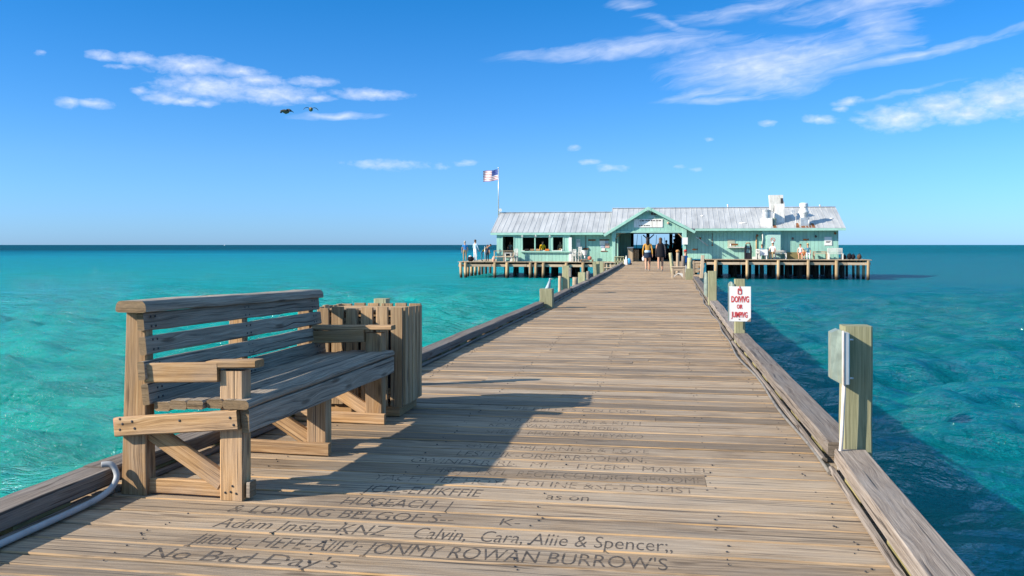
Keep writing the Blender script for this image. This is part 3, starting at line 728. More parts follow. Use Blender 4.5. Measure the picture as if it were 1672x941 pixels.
b = MB(); p = at(1030, 400, 76); b.box((XE0 + .002, 76, 0), (p.x, 76.1, 2.7), ch=.005, axis=2); b.build('partition', M['green'], bd)
for px, y0_, lean_, lb in ((1041, 383, .2, 'thin rod leaning at the left of the far breezeway opening'), (1047.5, 385, -.1, 'thin rod second from left across the far breezeway opening'), (1072, 384, .12, 'thin rod right of the middle breezeway post'), (1085, 388, -.15, 'short thin rod near the far bystander in the breezeway')):
    a_, c2 = at(px, 407, YF - .2), at(px, y0_, YF - .2); b = MB(); b.tube([a_ - Vector((lean_, 0, 1.0)), c2], .03, 6, r1=.015); tag(b.build('fishing_rod', M['dark'], None, tuple(a_)), lb, 'rod', 'fishing rods in the breezeway')
# interior floor and back fill of the cafe, so that the windows look into a dim room
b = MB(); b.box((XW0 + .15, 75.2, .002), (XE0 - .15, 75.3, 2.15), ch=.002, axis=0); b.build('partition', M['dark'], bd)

# ---- things on the building
def wallsign(label, px0, px1, y0_, y1_, Y, mats='white', lines=(), name='sign', th=.03, border=None, kind='sign'):
    a, c = at(px0, y0_, Y), at(px1, y1_, Y)
    t = thing(name, label, kind, ((a.x + c.x) / 2, Y, c.z))
    b = MB(); b.box((a.x, Y - th, c.z), (c.x, Y - .004, a.z), ch=.003, axis=0); b.build('board', M[mats] if isinstance(mats, str) else mats, t)
    if lines:
        b = MB()
        for (f0, f1, g, hh) in lines:
            k = f0; z = c.z + (a.z - c.z) * g
            while k < f1:
                e = min(f1, k + rng.uniform(.02, .09)); xx0, xx1 = a.x + (c.x - a.x) * k, a.x + (c.x - a.x) * e
                b.box((xx0, Y - th - .004, z - hh / 2 * rng.uniform(.6, 1)), (xx1, Y - th - .001, z + hh / 2 * rng.uniform(.6, 1)), ch=.0005); k = e + rng.uniform(.012, .03)
        b.build('lettering', M['ink'], t)
    return t
wallsign('long white name board with dark lettering on the gable', 1035, 1082, 358, 371.5, YG + .24, lines=((.2, .95, .8, .1), (.18, .55, .22, .09)))
wallsign('white notice hung left of the entrance column, half shaded', 1114, 1123, 388, 399.5, 70.85)
wallsign('white paper notice beside the right corner bench', 1346, 1358.5, 387, 401, YW - .01, lines=((.2, .8, .45, .08), (.2, .7, .35, .06)))
wallsign('plain white notice above the white railing', 941, 947.5, 391, 403.5, YL2 - .01, lines=((.1, .9, .8, .05), (.1, .9, .65, .05)))
wallsign('narrow dark brown plank sign on the recessed wall', 960.5, 972.5, 391, 393.5, YL2 - .01, M['rust'])
post_m = [paint('poster blue', (.35, .42, .55)), paint('poster pink', (.6, .35, .3)), M['white'], M['rust']]
a, c = at(979, 391, YL2 - .02), at(995, 411, YL2 - .02)
t = thing('poster_display', 'tall collage of pale posters under a rusty strip beside the column', 'poster board', ((a.x + c.x) / 2, YL2, c.z))
for (f0, f1, g0, g1, mi) in ((0, 1, .9, 1, 3), (.0, .55, .55, .88, 2), (.58, 1.0, .30, .66, 1), (.1, .5, .3, .53, 0), (.52, .9, .68, .88, 0), (.2, .55, 0, .28, 2), (.1, .8, -.0, .06, 3)):
    b = MB(); b.box((a.x + (c.x - a.x) * f0, YL2 - .03 - .004 * mi, c.z + (a.z - c.z) * g0), (a.x + (c.x - a.x) * f1, YL2 - .006, c.z + (a.z - c.z) * g1), ch=.002, axis=0); b.build('poster', post_m[mi], t)
t = thing('buoy', 'small round buoy hung right of the gable name board', 'buoy', tuple(at(1091, 364.5, YG + .2)))
b = MB(); b.ball(at(1091, 364.5, YG + .17), (.1, .07, .1)); b.build('float', paint('tan buoy', (.5, .33, .25)), t)
# starfish emblem under the apex
p = at(1064, 353.5, YG + .235); b = MB(); b.poly([(p.x - .3, YG + .235, p.z - .16), (p.x + .3, YG + .235, p.z - .16), (p.x + .22, YG + .235, p.z + .05), (p.x + .02, YG + .235, p.z + .2), (p.x - .24, YG + .235, p.z + .04)], -.03); tag(b.build('plaque', M['green_pale'], None, tuple(p)), 'pale wall plaque just above the gable name board', 'plaque')
def floodlight(label, px, py, Y, s=1, mat='white', two=False):
    p = at(px, py, Y); t = thing('floodlight', label, 'floodlight', (p.x, Y, p.z), 'lights and fixtures on the pier house')
    b = MB(); b.tube([(p.x, Y + .06, p.z), (p.x, Y - .06 * s, p.z)], .02 * s, 8); b.build('bracket', M['galv'], t)
    for dx in ((0,) if not two else (-.1, .12)):
        b = MB(); b.tube([(p.x + dx * s, Y - .05 * s, p.z + .03), (p.x + dx * s, Y - .2 * s, p.z - .05)], .05 * s, 10, r1=.09 * s); b.build('lamp_head', M[mat], t)
floodlight('twin black floodlight above the gable plaque', 1067, 348.5, YG + .2, 1.1, 'black', True)
floodlight('single white floodlight tucked under the gable apex', 1057.5, 342.5, YG + .1, 1.3)
for k, (px, py) in enumerate(((853, 385.5), (875, 385), (898, 385.5))):
    floodlight(['small white spotlight over the left cafe window post', 'small white spotlight over the cafe window mullion', 'small white spotlight between the cafe windows and doorway'][k], px, py, 71.6, .9)
for px, py, lb in ((1331.5, 385.5, 'tiny dark lamp high on the wall left of the paper notice'), (1294, 389, 'dark wall lantern above the plywood bench back'), (1143, 389, 'small wall lamp high in the gable shadow'), (1236, 384, 'round amber wall lamp above the tan downpipe'), (1363, 380.5, 'round amber lamp at the far right wall corner')):
    floodlight(lb, px, py, YW - .02, 1, 'rust' if 'dark' not in lb else 'ink')
floodlight('white camera fixture at the left roof end beside the flagpole', 818, 342.5, YRG, 1.6)
# hanging utensils on the walls
def hang(label, px, y0_, y1_, Y, mat, name='hanging_tool', cat='tool', w=.05):
    a, c = at(px, y0_, Y), at(px, y1_, Y); t = thing(name, label, cat, tuple(c))
    b = MB(); b.tube([a, c], .018, 8); b.build('shaft', M['rust'], t)
    b = MB(); b.box((c.x - w, Y - .05, c.z - .08), (c.x + w, Y + .02, c.z + .03), ch=.006, axis=0); b.build('head', M[mat], t)
hang('thin hanging rod with a dark paddle above the white tub', 956.5, 385, 406, YL2 - .05, 'rust', w=.2)
hang('thin hanging rod with a small weight in the gable shadow', 1163, 381, 400, YW - .05, 'rust')
b = MB(); p, q = at(1235, 386, YW - .04), at(1235, 422, YW - .04); b.tube([p, (q.x, q.y, .22)], .05, 10); tag(b.build('downpipe', M['bench'], None, tuple(q)), 'tan downpipe between the black stand and porch panel', 'pipe')
b = MB(); p, q = at(1245, 381, 71.9), at(1244, 404, 71.9); b.tube([p, at(1245.5, 390, 71.88), q], .04, 10); tag(b.build('downpipe', M['offwhite'], None, tuple(q)), 'white pipe curving down the porch panel edge', 'pipe')
# white gooseneck tube on wall right of column
b = MB(); b.tube([at(1136, 387, 71.6), at(1142, 391, 71.6), at(1156, 401.5, 71.6)], .035, 8); tag(b.build('fishing_rod', M['offwhite'], None, tuple(at(1136, 387, 71.6))), 'pale rod slanting from the entrance column across the wall', 'rod')
# wall shelf with dark sign
a, c = at(1188, 391, YW - .02), at(1200, 403, YW - .02)
t = thing('wall_hatch', 'beige hatch board with a small counter on the right wall', 'hatch', (a.x, YW, c.z))
b = MB(); b.box((a.x, YW - .03, c.z), (c.x, YW - .003, a.z), ch=.003, axis=0); b.build('panel', paint('beige panel', (.42, .45, .34)), t)
q = at(1216, 404, YW); b = MB(); b.box((a.x, YW - .3, c.z - .09), (q.x, YW - .004, c.z - .01), ch=.006); b.build('shelf', M['offwhite'], t)
b = MB(); a2, c2 = at(1192.5, 398, YW - .2), at(1205, 401, YW - .2); b.box((a2.x, YW - .22, c2.z), (c2.x, YW - .2, a2.z), ch=.002); b.build('name_plate', M['rust'], t)
b = MB(); a2, c2 = at(1192, 398.5, YW - .26), at(1194, 402.5, YW - .26); b.lathe(((a2.x + c2.x) / 2, YW - .26, c2.z), [(.05, 0), (.05, .14), (.02, .2)], 10); b.build('bottle', M['white'], t)
for px, py, lb in ((1133.5, 407.5, 'orange fish plaque low in the gable shadow'), (1314.5, 391.5, 'orange fish plaque above the seated pair')):
    p = at(px, py, YW - .02); t = thing('fish_plaque', lb, 'plaque', tuple(p), 'wooden fish plaques on the wall')
    b = MB(); b.ball(p, (.16, .03, .07)); b.build('body', M['orange'], t)
    b = MB(); b.poly([(p.x + .12, YW - .03, p.z), (p.x + .26, YW - .03, p.z + .1), (p.x + .26, YW - .03, p.z - .06)], .02); b.build('tail', M['rust'], t)

# ---- rooftop machines
YV = 73.0
def roofz(Y): return ZER2 + (ZRR - .1 - ZER2) * (Y - YE) / (YRG - YE) + .1
t = thing('exhaust_duct', 'tall white exhaust duct with slanted hood on the roof', 'duct', tuple(at(1268, 363, YV)))
a, c = at(1264, 334, YV), at(1280.5, 363, YV)
b = MB(); b.box((a.x, YV - .3, roofz(YV) - .35), (c.x, YV + .45, a.z + .02), ch=.015, axis=2); b.build('shaft', M['white'], t)
a2, c2 = at(1255.5, 319, YV), at(1278, 334, YV)
b = MB(); b.poly([(a2.x, YV - .28, a2.z), (c2.x, YV - .28, a2.z), (c2.x, YV - .28, a2.z - .35), (at(1280.5, 337, YV).x, YV - .28, a.z - .0), (a.x, YV - .28, a.z), (at(1262, 346, YV).x, YV - .28, a.z - .55), (at(1257.5, 345, YV).x, YV - .28, a.z - .5)], .7); b.build('hood', M['offwhite'], t)
b = MB(); a3 = at(1276.5, 327, YV - .29); b.box((a3.x - .09, YV - .30, a3.z - .25), (a3.x + .1, YV - .285, a3.z + .15), ch=.002); b.build('vent_slot', M['ink'], t)
Y2 = 72.3
t = thing('exhaust_fan', 'galvanised drum fan on a white base left of the tall duct', 'roof fan', tuple(at(1252, 367, Y2)))
a, c = at(1243, 356.5, Y2), at(1260.5, 367.5, Y2); b = MB(); b.box((a.x, Y2 - .3, roofz(Y2) - .32), (c.x, Y2 + .3, a.z), ch=.02, axis=0); b.build('base', M['white'], t)
p = at(1251.5, 356.5, Y2); b = MB(); b.lathe((p.x, Y2, p.z), [(.30, .0), (.31, .12), (.33, .5), (.36, .58), (.36, .63), (.1, .66)], 20); b.build('drum', M['galv'], t)
b = MB(); p = at(1264.5, 362, Y2 - .05); b.lathe((p.x, Y2, p.z - .3), [(.14, 0), (.15, .55), (.05, .6)], 12); tag(b.build('roof_vent', M['boxgrey'], None, (p.x, Y2, p.z)), 'small blue grey vent pipe beside the tall duct', 'vent')
t = thing('mushroom_vent', 'white mushroom ventilator on a silver stand over rust stains', 'roof vent', tuple(at(1312, 367, Y2)))
a, c = at(1306, 355.5, Y2), at(1319.5, 366.5, Y2); b = MB(); b.box((a.x, Y2 - .28, roofz(Y2) - .3), (c.x, Y2 + .3, a.z), ch=.02, axis=2); b.build('base', M['galv'], t)
p = at(1312.5, 355.5, Y2); b = MB(); b.lathe((p.x, Y2, p.z), [(.22, 0), (.26, .12), (.34, .32), (.38, .36), (.38, .46), (.33, .5), (.26, .78), (.32, .8), (.31, 1.05), (.26, 1.1), (.05, 1.12)], 20); b.build('fan_head', M['white'], t)
for px in (1299.5, 1321):
    b = MB(); b.tube([at(px, 352, Y2 - .1), at(px, 370, Y2 - .5)], .03, 8); b.build('stand_leg', M['galv'], t)
b = MB(); b.board(at(1293, 344, Y2 + .3), at(1300, 353, Y2 + .1), .25, .02, (0, -1, 1)); b.build('flap', M['galv'], t)
# rust stains lie on the roofing
nrm = Vector((0, -(ZRR - .1 - ZER2), YRG - YE)).normalized()
for i, (xa, xb, y0_, y1_) in enumerate(((1261, 1267, 367, 374.2), (1298.5, 1305.5, 364, 373), (1307, 1318.5, 366.5, 372.5), (1320, 1329.5, 364.5, 373))):
    t0 = (at(xa, y0_, 72).z, at(xa, y1_, 72).z)
    def onroof(px, py):
        for k in range(200):
            Y = YE + .01 + k * .02; q = at(px, py, Y)
            if roofz(Y) + .012 >= q.z: 
                return Vector((q.x, Y, roofz(Y))) + nrm * .006
        return q
    b = MB(); b.poly([onroof(xa + .6, y0_), onroof(xb - 1, y0_ + .5), onroof(xb + 2.2, y1_), onroof(xb - 2, y1_ + .3), onroof(xa + 1.6, y1_)], .004, axis=tuple(nrm)); ob = b.build('rust_stain', M['rust'], bd)
for px, py, lb in ((1147, 352.5, 'pair'), (1213, 364.5, 'strip'), (1358, 357, 'blob')):
    p = onroof(px, py); b = MB(); b.ball(p, (.14 if lb != 'strip' else .3, .1, .06)); b.build('roof_patch', M['white'], bd)
b = MB(); p = at(1188.5, 338, YRG); b.lathe((p.x, YRG, p.z - .15), [(.05, 0), (.05, .25), (.09, .27), (.07, .34)], 10); tag(b.build('roof_vent', M['white'], None, tuple(p)), 'tiny white pipe vent on the ridge left of the duct', 'vent')
b = MB(); p = at(1339, 337.5, YRG); b.lathe((p.x, YRG, p.z - .15), [(.05, 0), (.05, .2), (.08, .22), (.06, .3)], 10); tag(b.build('roof_vent', M['offwhite'], None, tuple(p)), 'tiny pipe vent on the ridge right of the mushroom ventilator', 'vent')

# ---- flag
YFp = 76.2
p0, p1 = at(814, 347, YFp), at(814, 275, YFp)
t = thing('flagpole', 'thin grey flagpole rising behind the left roof end', 'flagpole', (p0.x, YFp, p0.z - .6))
b = MB(); b.tube([(p0.x, YFp, p0.z - .6), (p1.x, YFp, p1.z)], .05, 10, r1=.03); b.build('pole', M['galv'], t)
b = MB(); b.ball((p1.x, YFp, p1.z + .04), .06); b.build('finial', M['galv'], t)
a, c = at(812.8, 277, YFp), at(789, 296.5, YFp)
m, nt, bs = newmat('flag cloth'); uv = N(nt, 'ShaderNodeUVMap').outputs[0]; sx = N(nt, 'ShaderNodeSeparateXYZ'); L(nt, uv, sx.inputs[0])
st = math_(nt, 'FRACT', math_(nt, 'MULTIPLY', sx.outputs[1], 6.5)); st = math_(nt, 'GREATER_THAN', st, .5)
colr = mix(nt, st, (.46, .13, .14), (.78, .77, .76))
can = math_(nt, 'MULTIPLY', math_(nt, 'LESS_THAN', sx.outputs[0], .4), math_(nt, 'GREATER_THAN', sx.outputs[1], .4615))
vo = N(nt, 'ShaderNodeTexVoronoi'); mp = N(nt, 'ShaderNodeMapping'); mp.inputs['Scale'].default_value = (24, 16, 1); L(nt, uv, mp.inputs[0]); L(nt, mp.outputs[0], vo.inputs['Vector']); vo.inputs['Scale'].default_value = 1; vo.inputs['Randomness'].default_value = 0
star = math_(nt, 'LESS_THAN', vo.outputs['Distance'], .14)
colr = mix(nt, can, colr, mix(nt, star, (.02, .055, .26), (.7, .7, .75))); L(nt, colr, bs.inputs['Base Color']); bs.inputs['Roughness'].default_value = .9
b = MB(); NX, NY = 24, 10; w, h = a.x - c.x, a.z - c.z
for j in range(NY + 1):
    for i in range(NX + 1):
        u, v = i / NX, j / NY
        b.v.append((a.x - w * u, YFp + .07 * math.sin(u * 9 + v) * u ** .5, a.z - h * .9 + h * .9 * v - h * .14 * u + .03 * math.sin(u * 8 + 1)))
for j in range(NY):
    for i in range(NX):
        q = j * (NX + 1) + i; b.face((q, q + 1, q + NX + 2, q + NX + 1), [(i / NX, j / NY), ((i + 1) / NX, j / NY), ((i + 1) / NX, (j + 1) / NY), (i / NX, (j + 1) / NY)], 0, (.5, 0, 0), True)
fo = b.build('flag', m, None, (a.x, YFp, a.z)); tag(fo, 'starred and striped flag blowing left from the flagpole', 'flag')

# ================================================================== PEOPLE
def skin_body(pts, edges, radii, root, name):
    me = bpy.data.meshes.new(name); me.from_pydata(pts, edges, []); ob = bpy.data.objects.new(name, me); C.objects.link(ob)
    md = ob.modifiers.new('skin', 'SKIN'); md.use_smooth_shade = True
    for i, r in enumerate(radii):
        sv = me.skin_vertices[0].data[i]; sv.radius = (r, r) if not isinstance(r, tuple) else r; sv.use_root = (i == root)
    ss = ob.modifiers.new('sub', 'SUBSURF'); ss.levels = 2; ss.render_levels = 2
    dg = bpy.context.evaluated_depsgraph_get(); dg.update()
    out = bpy.data.meshes.new_from_object(ob.evaluated_get(dg)); bpy.data.objects.remove(ob); bpy.data.meshes.remove(me)
    return out
def hand_mesh(mb, wr, d, side, mi):
    d = Vector(d).normalized(); fw = Vector((0, 1, 0)); fw = (fw - d * fw.dot(d)).normalized(); ou = d.cross(fw)
    mb.ball(wr + d * .045, (.022, .04, .055), 10, 6, mi)
    for k, ln in enumerate((.062, .072, .068, .052)):
        b0 = wr + d * .085 + fw * (.03 - .02 * k); mid = b0 + d * ln * .55 + ou * .004 * side; tip = b0 + d * ln + ou * .016 * side
        mb.tube([b0, mid, tip], [.0095, .0088, .007], 6, mi)
    b0 = wr + d * .03 + fw * .035; mb.tube([b0, b0 + d * .03 + fw * .022, b0 + d * .06 + fw * .022], [.0105, .0095, .0075], 6, mi)
def person(label, loc, rz, pose='stand', h=1.65, top=None, bottom=None, shoes=None, skin=None, hair=None, long_hair=False, sleeves='short', legs='long', hat=None, skirt=None, group='people on the pier', arms=(0, 0), bend=0, skin_m=None):
    skin = skin or M['skin']; k = h / 1.68
    hipz, lean = (.90, 0) if pose != 'sit' else (.50, -.03)
    up = lambda x, y, z: Vector((x, y + (z - hipz) * math.tan(bend), z))
    B = {}
    B['pelvis'] = (Vector((0, 0, hipz)), (.125, .10)); B['spine'] = (up(0, 0, hipz + .18), (.115, .09)); B['chest'] = (up(0, 0, hipz + .36), (.135, .095))
    B['neck'] = (up(0, .005, hipz + .51), .05); B['head'] = (up(0, .02, hipz + .60), (.07, .078)); B['crown'] = (up(0, .015, hipz + .70), (.075, .085)); B['top'] = (up(0, .01, hipz + .765), .045)
    for s, n in ((-1, 'L'), (1, 'R')):
        ar = arms[0 if s < 0 else 1]
        B['sh' + n] = (up(s * .165, 0, hipz + .44), .058)
        sh = B['sh' + n][0]
        el = sh + Vector((s * .06, math.sin(ar * .5) * .24 - .02, -math.cos(ar * .5) * .27)); B['el' + n] = (el, .042)
        wr = el + Vector((s * .01, math.sin(ar) * .22 + .02, -math.cos(ar) * .23)); B['wr' + n] = (wr, .029)
        B['hip' + n] = (Vector((s * .085, 0, hipz - .05)), .088)
        if pose == 'sit':
            kn, an = Vector((s * .11, .40, hipz - .02)), Vector((s * .11, .42, .09))
        elif pose == 'walk':
            kn, an = Vector((s * .09, .10 * s + .02, .48)), Vector((s * .085, .14 * s - .03 if s > 0 else -.22, .09 if s > 0 else .13))
        else: kn, an = Vector((s * .10, .02, .47)), Vector((s * .11, 0, .09))
        B['kn' + n] = (kn, .062); B['calf' + n] = (kn.lerp(an, .4) + Vector((0, -.012, 0)), .056); B['an' + n] = (an, .038)
        B['toe' + n] = (an + Vector((0, .15, -.055)), .034)
    nm = list(B); ix = {n: i for i, n in enumerate(nm)}
    E_ = [('pelvis', 'spine'), ('spine', 'chest'), ('chest', 'neck'), ('neck', 'head'), ('head', 'crown'), ('crown', 'top')]
    for n in 'LR': E_ += [('chest', 'sh' + n), ('sh' + n, 'el' + n), ('el' + n, 'wr' + n), ('pelvis', 'hip' + n), ('hip' + n, 'kn' + n), ('kn' + n, 'calf' + n), ('calf' + n, 'an' + n), ('an' + n, 'toe' + n)]
    me = skin_body([tuple(B[n][0]) for n in nm], [(ix[a], ix[b]) for a, b in E_], [B[n][1] for n in nm], 0, 'body')
    mats = [skin, top or skin, bottom or skin, shoes or skin]
    def zone(a, b):
        if b in ('neck', 'head', 'crown', 'top'): return 0 if b != 'neck' else 1
        if b[:2] in ('sp', 'ch', 'sh'): return 1
        if b[:2] == 'el': return 1 if sleeves != 'none' else 0
        if b[:2] == 'wr': return 1 if sleeves == 'long' else 0
        if b[:3] == 'hip': return 2
        if b[:2] == 'kn': return 2 if legs != 'bare' else 2
        if b[:2] in ('ca', 'an'): return 2 if legs == 'long' else 0
        return 3
    segs = [(B[a][0], B[b][0], zone(a, b), b) for a, b in E_]
    for m_ in mats: me.materials.append(m_)
    for p in me.polygons:
        c = p.center; best = 9; bz_ = 0
        for a, b, z, nme in segs:
            ab = b - a; t_ = max(0, min(1, (c - a).dot(ab) / ab.length_squared)); d = (a + ab * t_ - c).length
            if nme[:2] == 'kn' and legs == 'bare' and t_ > .35: z2 = 0
            elif nme[:2] == 'el' and sleeves == 'short' and t_ > .6: z2 = 0
            elif nme == 'neck' and t_ > .55: z2 = 0
            elif nme == 'spine' and t_ < .35: z2 = 2
            else: z2 = z
            if d < best: best, bz_ = d, z2
        p.material_index = bz_; p.use_smooth = True
    # hands and face join the body mesh
    xb = MB()
    for s, n in ((-1, 'L'), (1, 'R')): hand_mesh(xb, B['wr' + n][0], B['wr' + n][0] - B['el' + n][0], -s, 0)
    hd = B['crown'][0]
    xb.tube([hd + Vector((0, .085, -.01)), hd + Vector((0, .112, -.045)), hd + Vector((0, .088, -.055))], [.010, .016, .010], 8)      # nose
    for s in (-1, 1):
        xb.ball(hd + Vector((s * .082, 0, -.03)), (.012, .022, .032), 8, 6)                     # ears
    off = len(me.vertices)
    import bmesh
    bm = bmesh.new(); bm.from_mesh(me); vs = [bm.verts.new(v) for v in xb.v]
    for f in xb.f:
        try: nf = bm.faces.new([vs[i] for i in f]); nf.material_index = 0; nf.smooth = True
        except ValueError: pass
    bmesh.ops.scale(bm, vec=(k, k, k), verts=bm.verts)
    bm.to_mesh(me); bm.free()
    root = bpy.data.objects.new('person', None); C.objects.link(root); root.location = loc; root.rotation_euler.z = rz
    tag(root, label, 'person', group)
    ob = bpy.data.objects.new('body', me); C.objects.link(ob); ob.parent = root
    def child(mbx, name, mat):
        for i, v in enumerate(mbx.v): mbx.v[i] = tuple(Vector(v) * k)
        return mbx.build(name, mat, root, (0, 0, 0))
    if hair:
        b = MB(); b.ball(hd + Vector((0, -.018, .02)), (.09, .098, .085), 14, 9)
        b.ball(hd + Vector((0, -.05, -.04)), (.078, .05, .075), 12, 7)
        if long_hair: b.ball(hd + Vector((0, -.075, -.15)), (.085, .045, .2), 12, 9)
        child(b, 'hair', hair)
    b = MB()
    for s in (-1, 1): b.ball(hd + Vector((s * .03, .078, -.012)), (.011, .008, .007), 8, 5)
    b.ball(hd + Vector((0, .083, -.085)), (.022, .008, .006), 8, 5); child(b, 'facial_features', M['hair_dark'])
    if hat:
        b = MB(); b.lathe(hd + Vector((0, -.005, .03)), [(.13, 0), (.135, .012), (.095, .02), (.085, .075), (.04, .1), (.01, .105)], 16); child(b, 'hat', hat)
    if skirt:
        m_, zl = skirt
        b = MB(); b.lathe((0, 0, hipz - zl), [(.2, 0), (.185, zl * .5), (.15, zl + .05), (.12, zl + .09)], 20); child(b, 'skirt', m_)
    return root
mus = cloth('mustard cloth', (.46, .25, .06)); navy = cloth('navy cloth', (.02, .03, .055)); blackc = cloth('black cloth', (.016, .016, .02)); whitec = cloth('white cloth', (.7, .7, .7)); bluec = cloth('blue cloth', (.05, .24, .55)); lightblue = cloth('light blue cloth', (.4, .55, .66)); yel = cloth('yellow cloth', (.68, .40, .02)); redc = cloth('red cloth', (.55, .06, .05)); khaki = cloth('khaki cloth', (.35, .26, .15)); greyc = cloth('grey cloth', (.2, .22, .24)); peach = cloth('peach cloth', (.6, .36, .26)); teal = cloth('teal cloth', (.1, .25, .32))
w1 = person('woman in a mustard jacket and navy skirt walking away with long dark hair', G(1057.5, 443.2), .05, 'walk', 1.66, mus, navy, whitec, None, M['hair_dark'], True, 'long', 'bare', skirt=(navy, .22), group='pair walking to the pier house', arms=(.1, -.2))
b = MB(); b.lathe((0, 0, .93), [(.152, 0), (.15, .07), (.14, .10)], 18); b.build('shirt_hem', lightblue, w1, (0, 0, 0))
w2 = person('woman in a loose black top with bare legs walking on the right', G(1078.5, 443.2), -.03, 'walk', 1.64, blackc, blackc, whitec, None, M['hair_brown'], True, 'none', 'bare', group='pair walking to the pier house', arms=(.05, .1))
b = MB(); b.lathe((0, 0, .72), [(.225, 0), (.215, .2), (.19, .45), (.17, .6), (.09, .68)], 20)
for i, v in enumerate(b.v): b.v[i] = (v[0], v[1] * .75, v[2])
b.build('loose_top', blackc, w2, (0, 0, 0))
# white bag at the first woman's hip
p = G(1052.5, 443) ; b = MB(); bl = Vector((p.x - .05, p.y - .05, .62)); b.ball(bl, (.075, .05, .13)); tag(b.build('shoulder_bag', whitec, None, tuple(bl)), 'small white bag at the hip of the woman in mustard', 'bag')
def pat(px, Y, z): p = at(px, 420, Y); return (p.x, Y, z)
person('man in a blue shirt and khaki trousers watching the sea at the far left', pat(759, 70.9, 0), .3, 'stand', 1.6, bluec, khaki, khaki, None, M['hair_grey'], sleeves='short')
person('tall person in pale blue and white standing on the left platform', pat(776, 70.8, 0), -.5, 'stand', 1.7, lightblue, whitec, whitec, None, M['hair_brown'], sleeves='long', arms=(.4, .5))
person('person in a yellow jacket bending over on the left platform', pat(786.5, 71.2, 0), -1.2, 'stand', 1.35, yel, teal, blackc, None, M['hair_dark'], sleeves='long', bend=.9, arms=(.8, .6))
person('person in dark clothes standing nearest the cafe corner', pat(796, 71.0, 0), 2.8, 'stand', 1.3, navy, blackc, blackc, None, M['hair_brown'], sleeves='short')
person('seated person in black behind the first cafe railing', pat(829, 73.2, 0), 2.9, 'sit', 1.6, blackc, greyc, blackc, None, M['hair_dark'])
person('customer in white seen inside the first cafe opening', pat(833, 74.0, 0), 2.6, 'stand', 1.62, whitec, greyc, blackc, None, M['hair_brown'])
person('person in yellow standing behind the middle cafe window', pat(886, 72.3, 0), 3.1, 'stand', 1.62, yel, khaki, blackc, None, M['hair_dark'], sleeves='long')
person('dim figure in brown behind the right cafe window', pat(915, 72.6, 0), 2.9, 'stand', 1.62, khaki, khaki, blackc, None, M['hair_dark'], sleeves='long')
person('figure silhouetted at the sea end of the entrance', pat(1101, 78.8, 0), 0, 'stand', 1.78, blackc, blackc, blackc, None, M['hair_dark'], sleeves='long')
person('distant bystander beyond the breezeway between the two walkers', pat(1088, 78.9, 0), 0, 'stand', 1.68, greyc, navy, blackc, None, M['hair_brown'])
seatb = pat(1119, 44.5, 0)
person('seated person in blue with a red cap by the poles', seatb, -2.2, 'sit', 1.36, bluec, navy, whitec, None, M['hair_brown'], hat=redc, group='people on the pier')
b = MB(); b.lathe((seatb[0], seatb[1], 0), [(.15, 0), (.16, .34), (.14, .345)], 12); tag(b.build('bucket', M['white'], None, seatb), 'white bucket under the seated person in blue', 'bucket')
person('person in a white cap and shirt sitting at the right picnic bench', pat(1262, 71.3, .22), 2.7, 'sit', 1.7, whitec, khaki, blackc, None, M['hair_brown'], hat=whitec, arms=(.9, .9), group='people sitting on the right platform')
person('person crouched behind the white cloth covered table', pat(1244, 71.6, .22), 3.0, 'sit', 1.45, teal, navy, blackc, None, M['hair_brown'], group='people sitting on the right platform')
person('woman in a white top and red shorts seated against the wall', pat(1307, 71.5, .22), 2.95, 'sit', 1.5, whitec, redc, peach, None, M['hair_brown'], sleeves='none', legs='bare', arms=(1.0, .6), group='people sitting on the right platform')
person('small child in orange beside the woman in white', pat(1312.5, 71.25, .22), 2.9, 'sit', 1.0, cloth('orange cloth', (.6, .2, .05)), redc, peach, None, M['hair_brown'], legs='bare', group='people sitting on the right platform')
person('person in a straw hat and dark top seated beside the child', pat(1319, 71.45, .22), 3.1, 'sit', 1.52, teal, whitec, whitec, None, M['hair_brown'], hat=cloth('straw', (.5, .33, .16)), group='people sitting on the right platform')

# ================================================================== FURNITURE ON THE PLATFORMS
def simple_bench(label, px0, px1, ytop, Y, z, mat='plat', back=True, slats=3, name='bench', seatz=.42, d=.45, grp='benches along the right platform', backpanel=False):
    a, c = at(px0, ytop, Y), at(px1, ytop, Y); zt = a.z
    t = thing(name, label, 'bench', ((a.x + c.x) / 2, Y, z), grp)
    for i in range(3):
        b = MB(); yy = Y - d + .08 + i * .15; b.board((a.x, yy, z + seatz), (c.x, yy, z + seatz), .13, .04); b.build('seat_slat', M[mat], t)
    for x in (a.x + .05, c.x - .05):
        b = MB(); b.box((x - .045, Y - d, z), (x + .045, Y - d + .08, z + seatz - .025), ch=.005); b.build('leg', M[mat], t)
        b = MB(); b.box((x - .045, Y - .02, z), (x + .045, Y + .05, zt if back else z + seatz - .025), ch=.005); b.build('leg', M[mat], t)
    if back:
        n = slats; hh = (zt - z - seatz - .06) / n
        for i in range(n):
            b = MB(); zz = z + seatz + .08 + (i + .5) * hh; b.board((a.x, Y - .045, zz), (c.x, Y - .045, zz), .03, hh * (.97 if backpanel else .62)); b.build('back_slat', M[mat], t)
    return t
simple_bench('grey slatted bench at the right of the white capped person', 1264, 1283.5, 409, 71.9, .22, 'offwhite')
simple_bench('low brown bench with solid back beside the straw hat', 1327, 1350, 411, 71.9, .22, 'plat', backpanel=True)
simple_bench('white slatted bench at the right platform corner', 1351, 1375.5, 405.5, 71.2, .22, 'offwhite', slats=4)
a, c = at(1284.5, 412, 71.95), at(1309, 424, 71.95)
b = MB(); b.poly([(a.x, 71.9, .23), (c.x, 71.9, .23), (c.x, 71.9, a.z), (a.x, 71.9, a.z)], .05); tag(b.build('plywood_sheet', M['moss'], None, (a.x, 71.9, .23)), 'olive plywood sheet leaning between grey bench and woman', 'board')
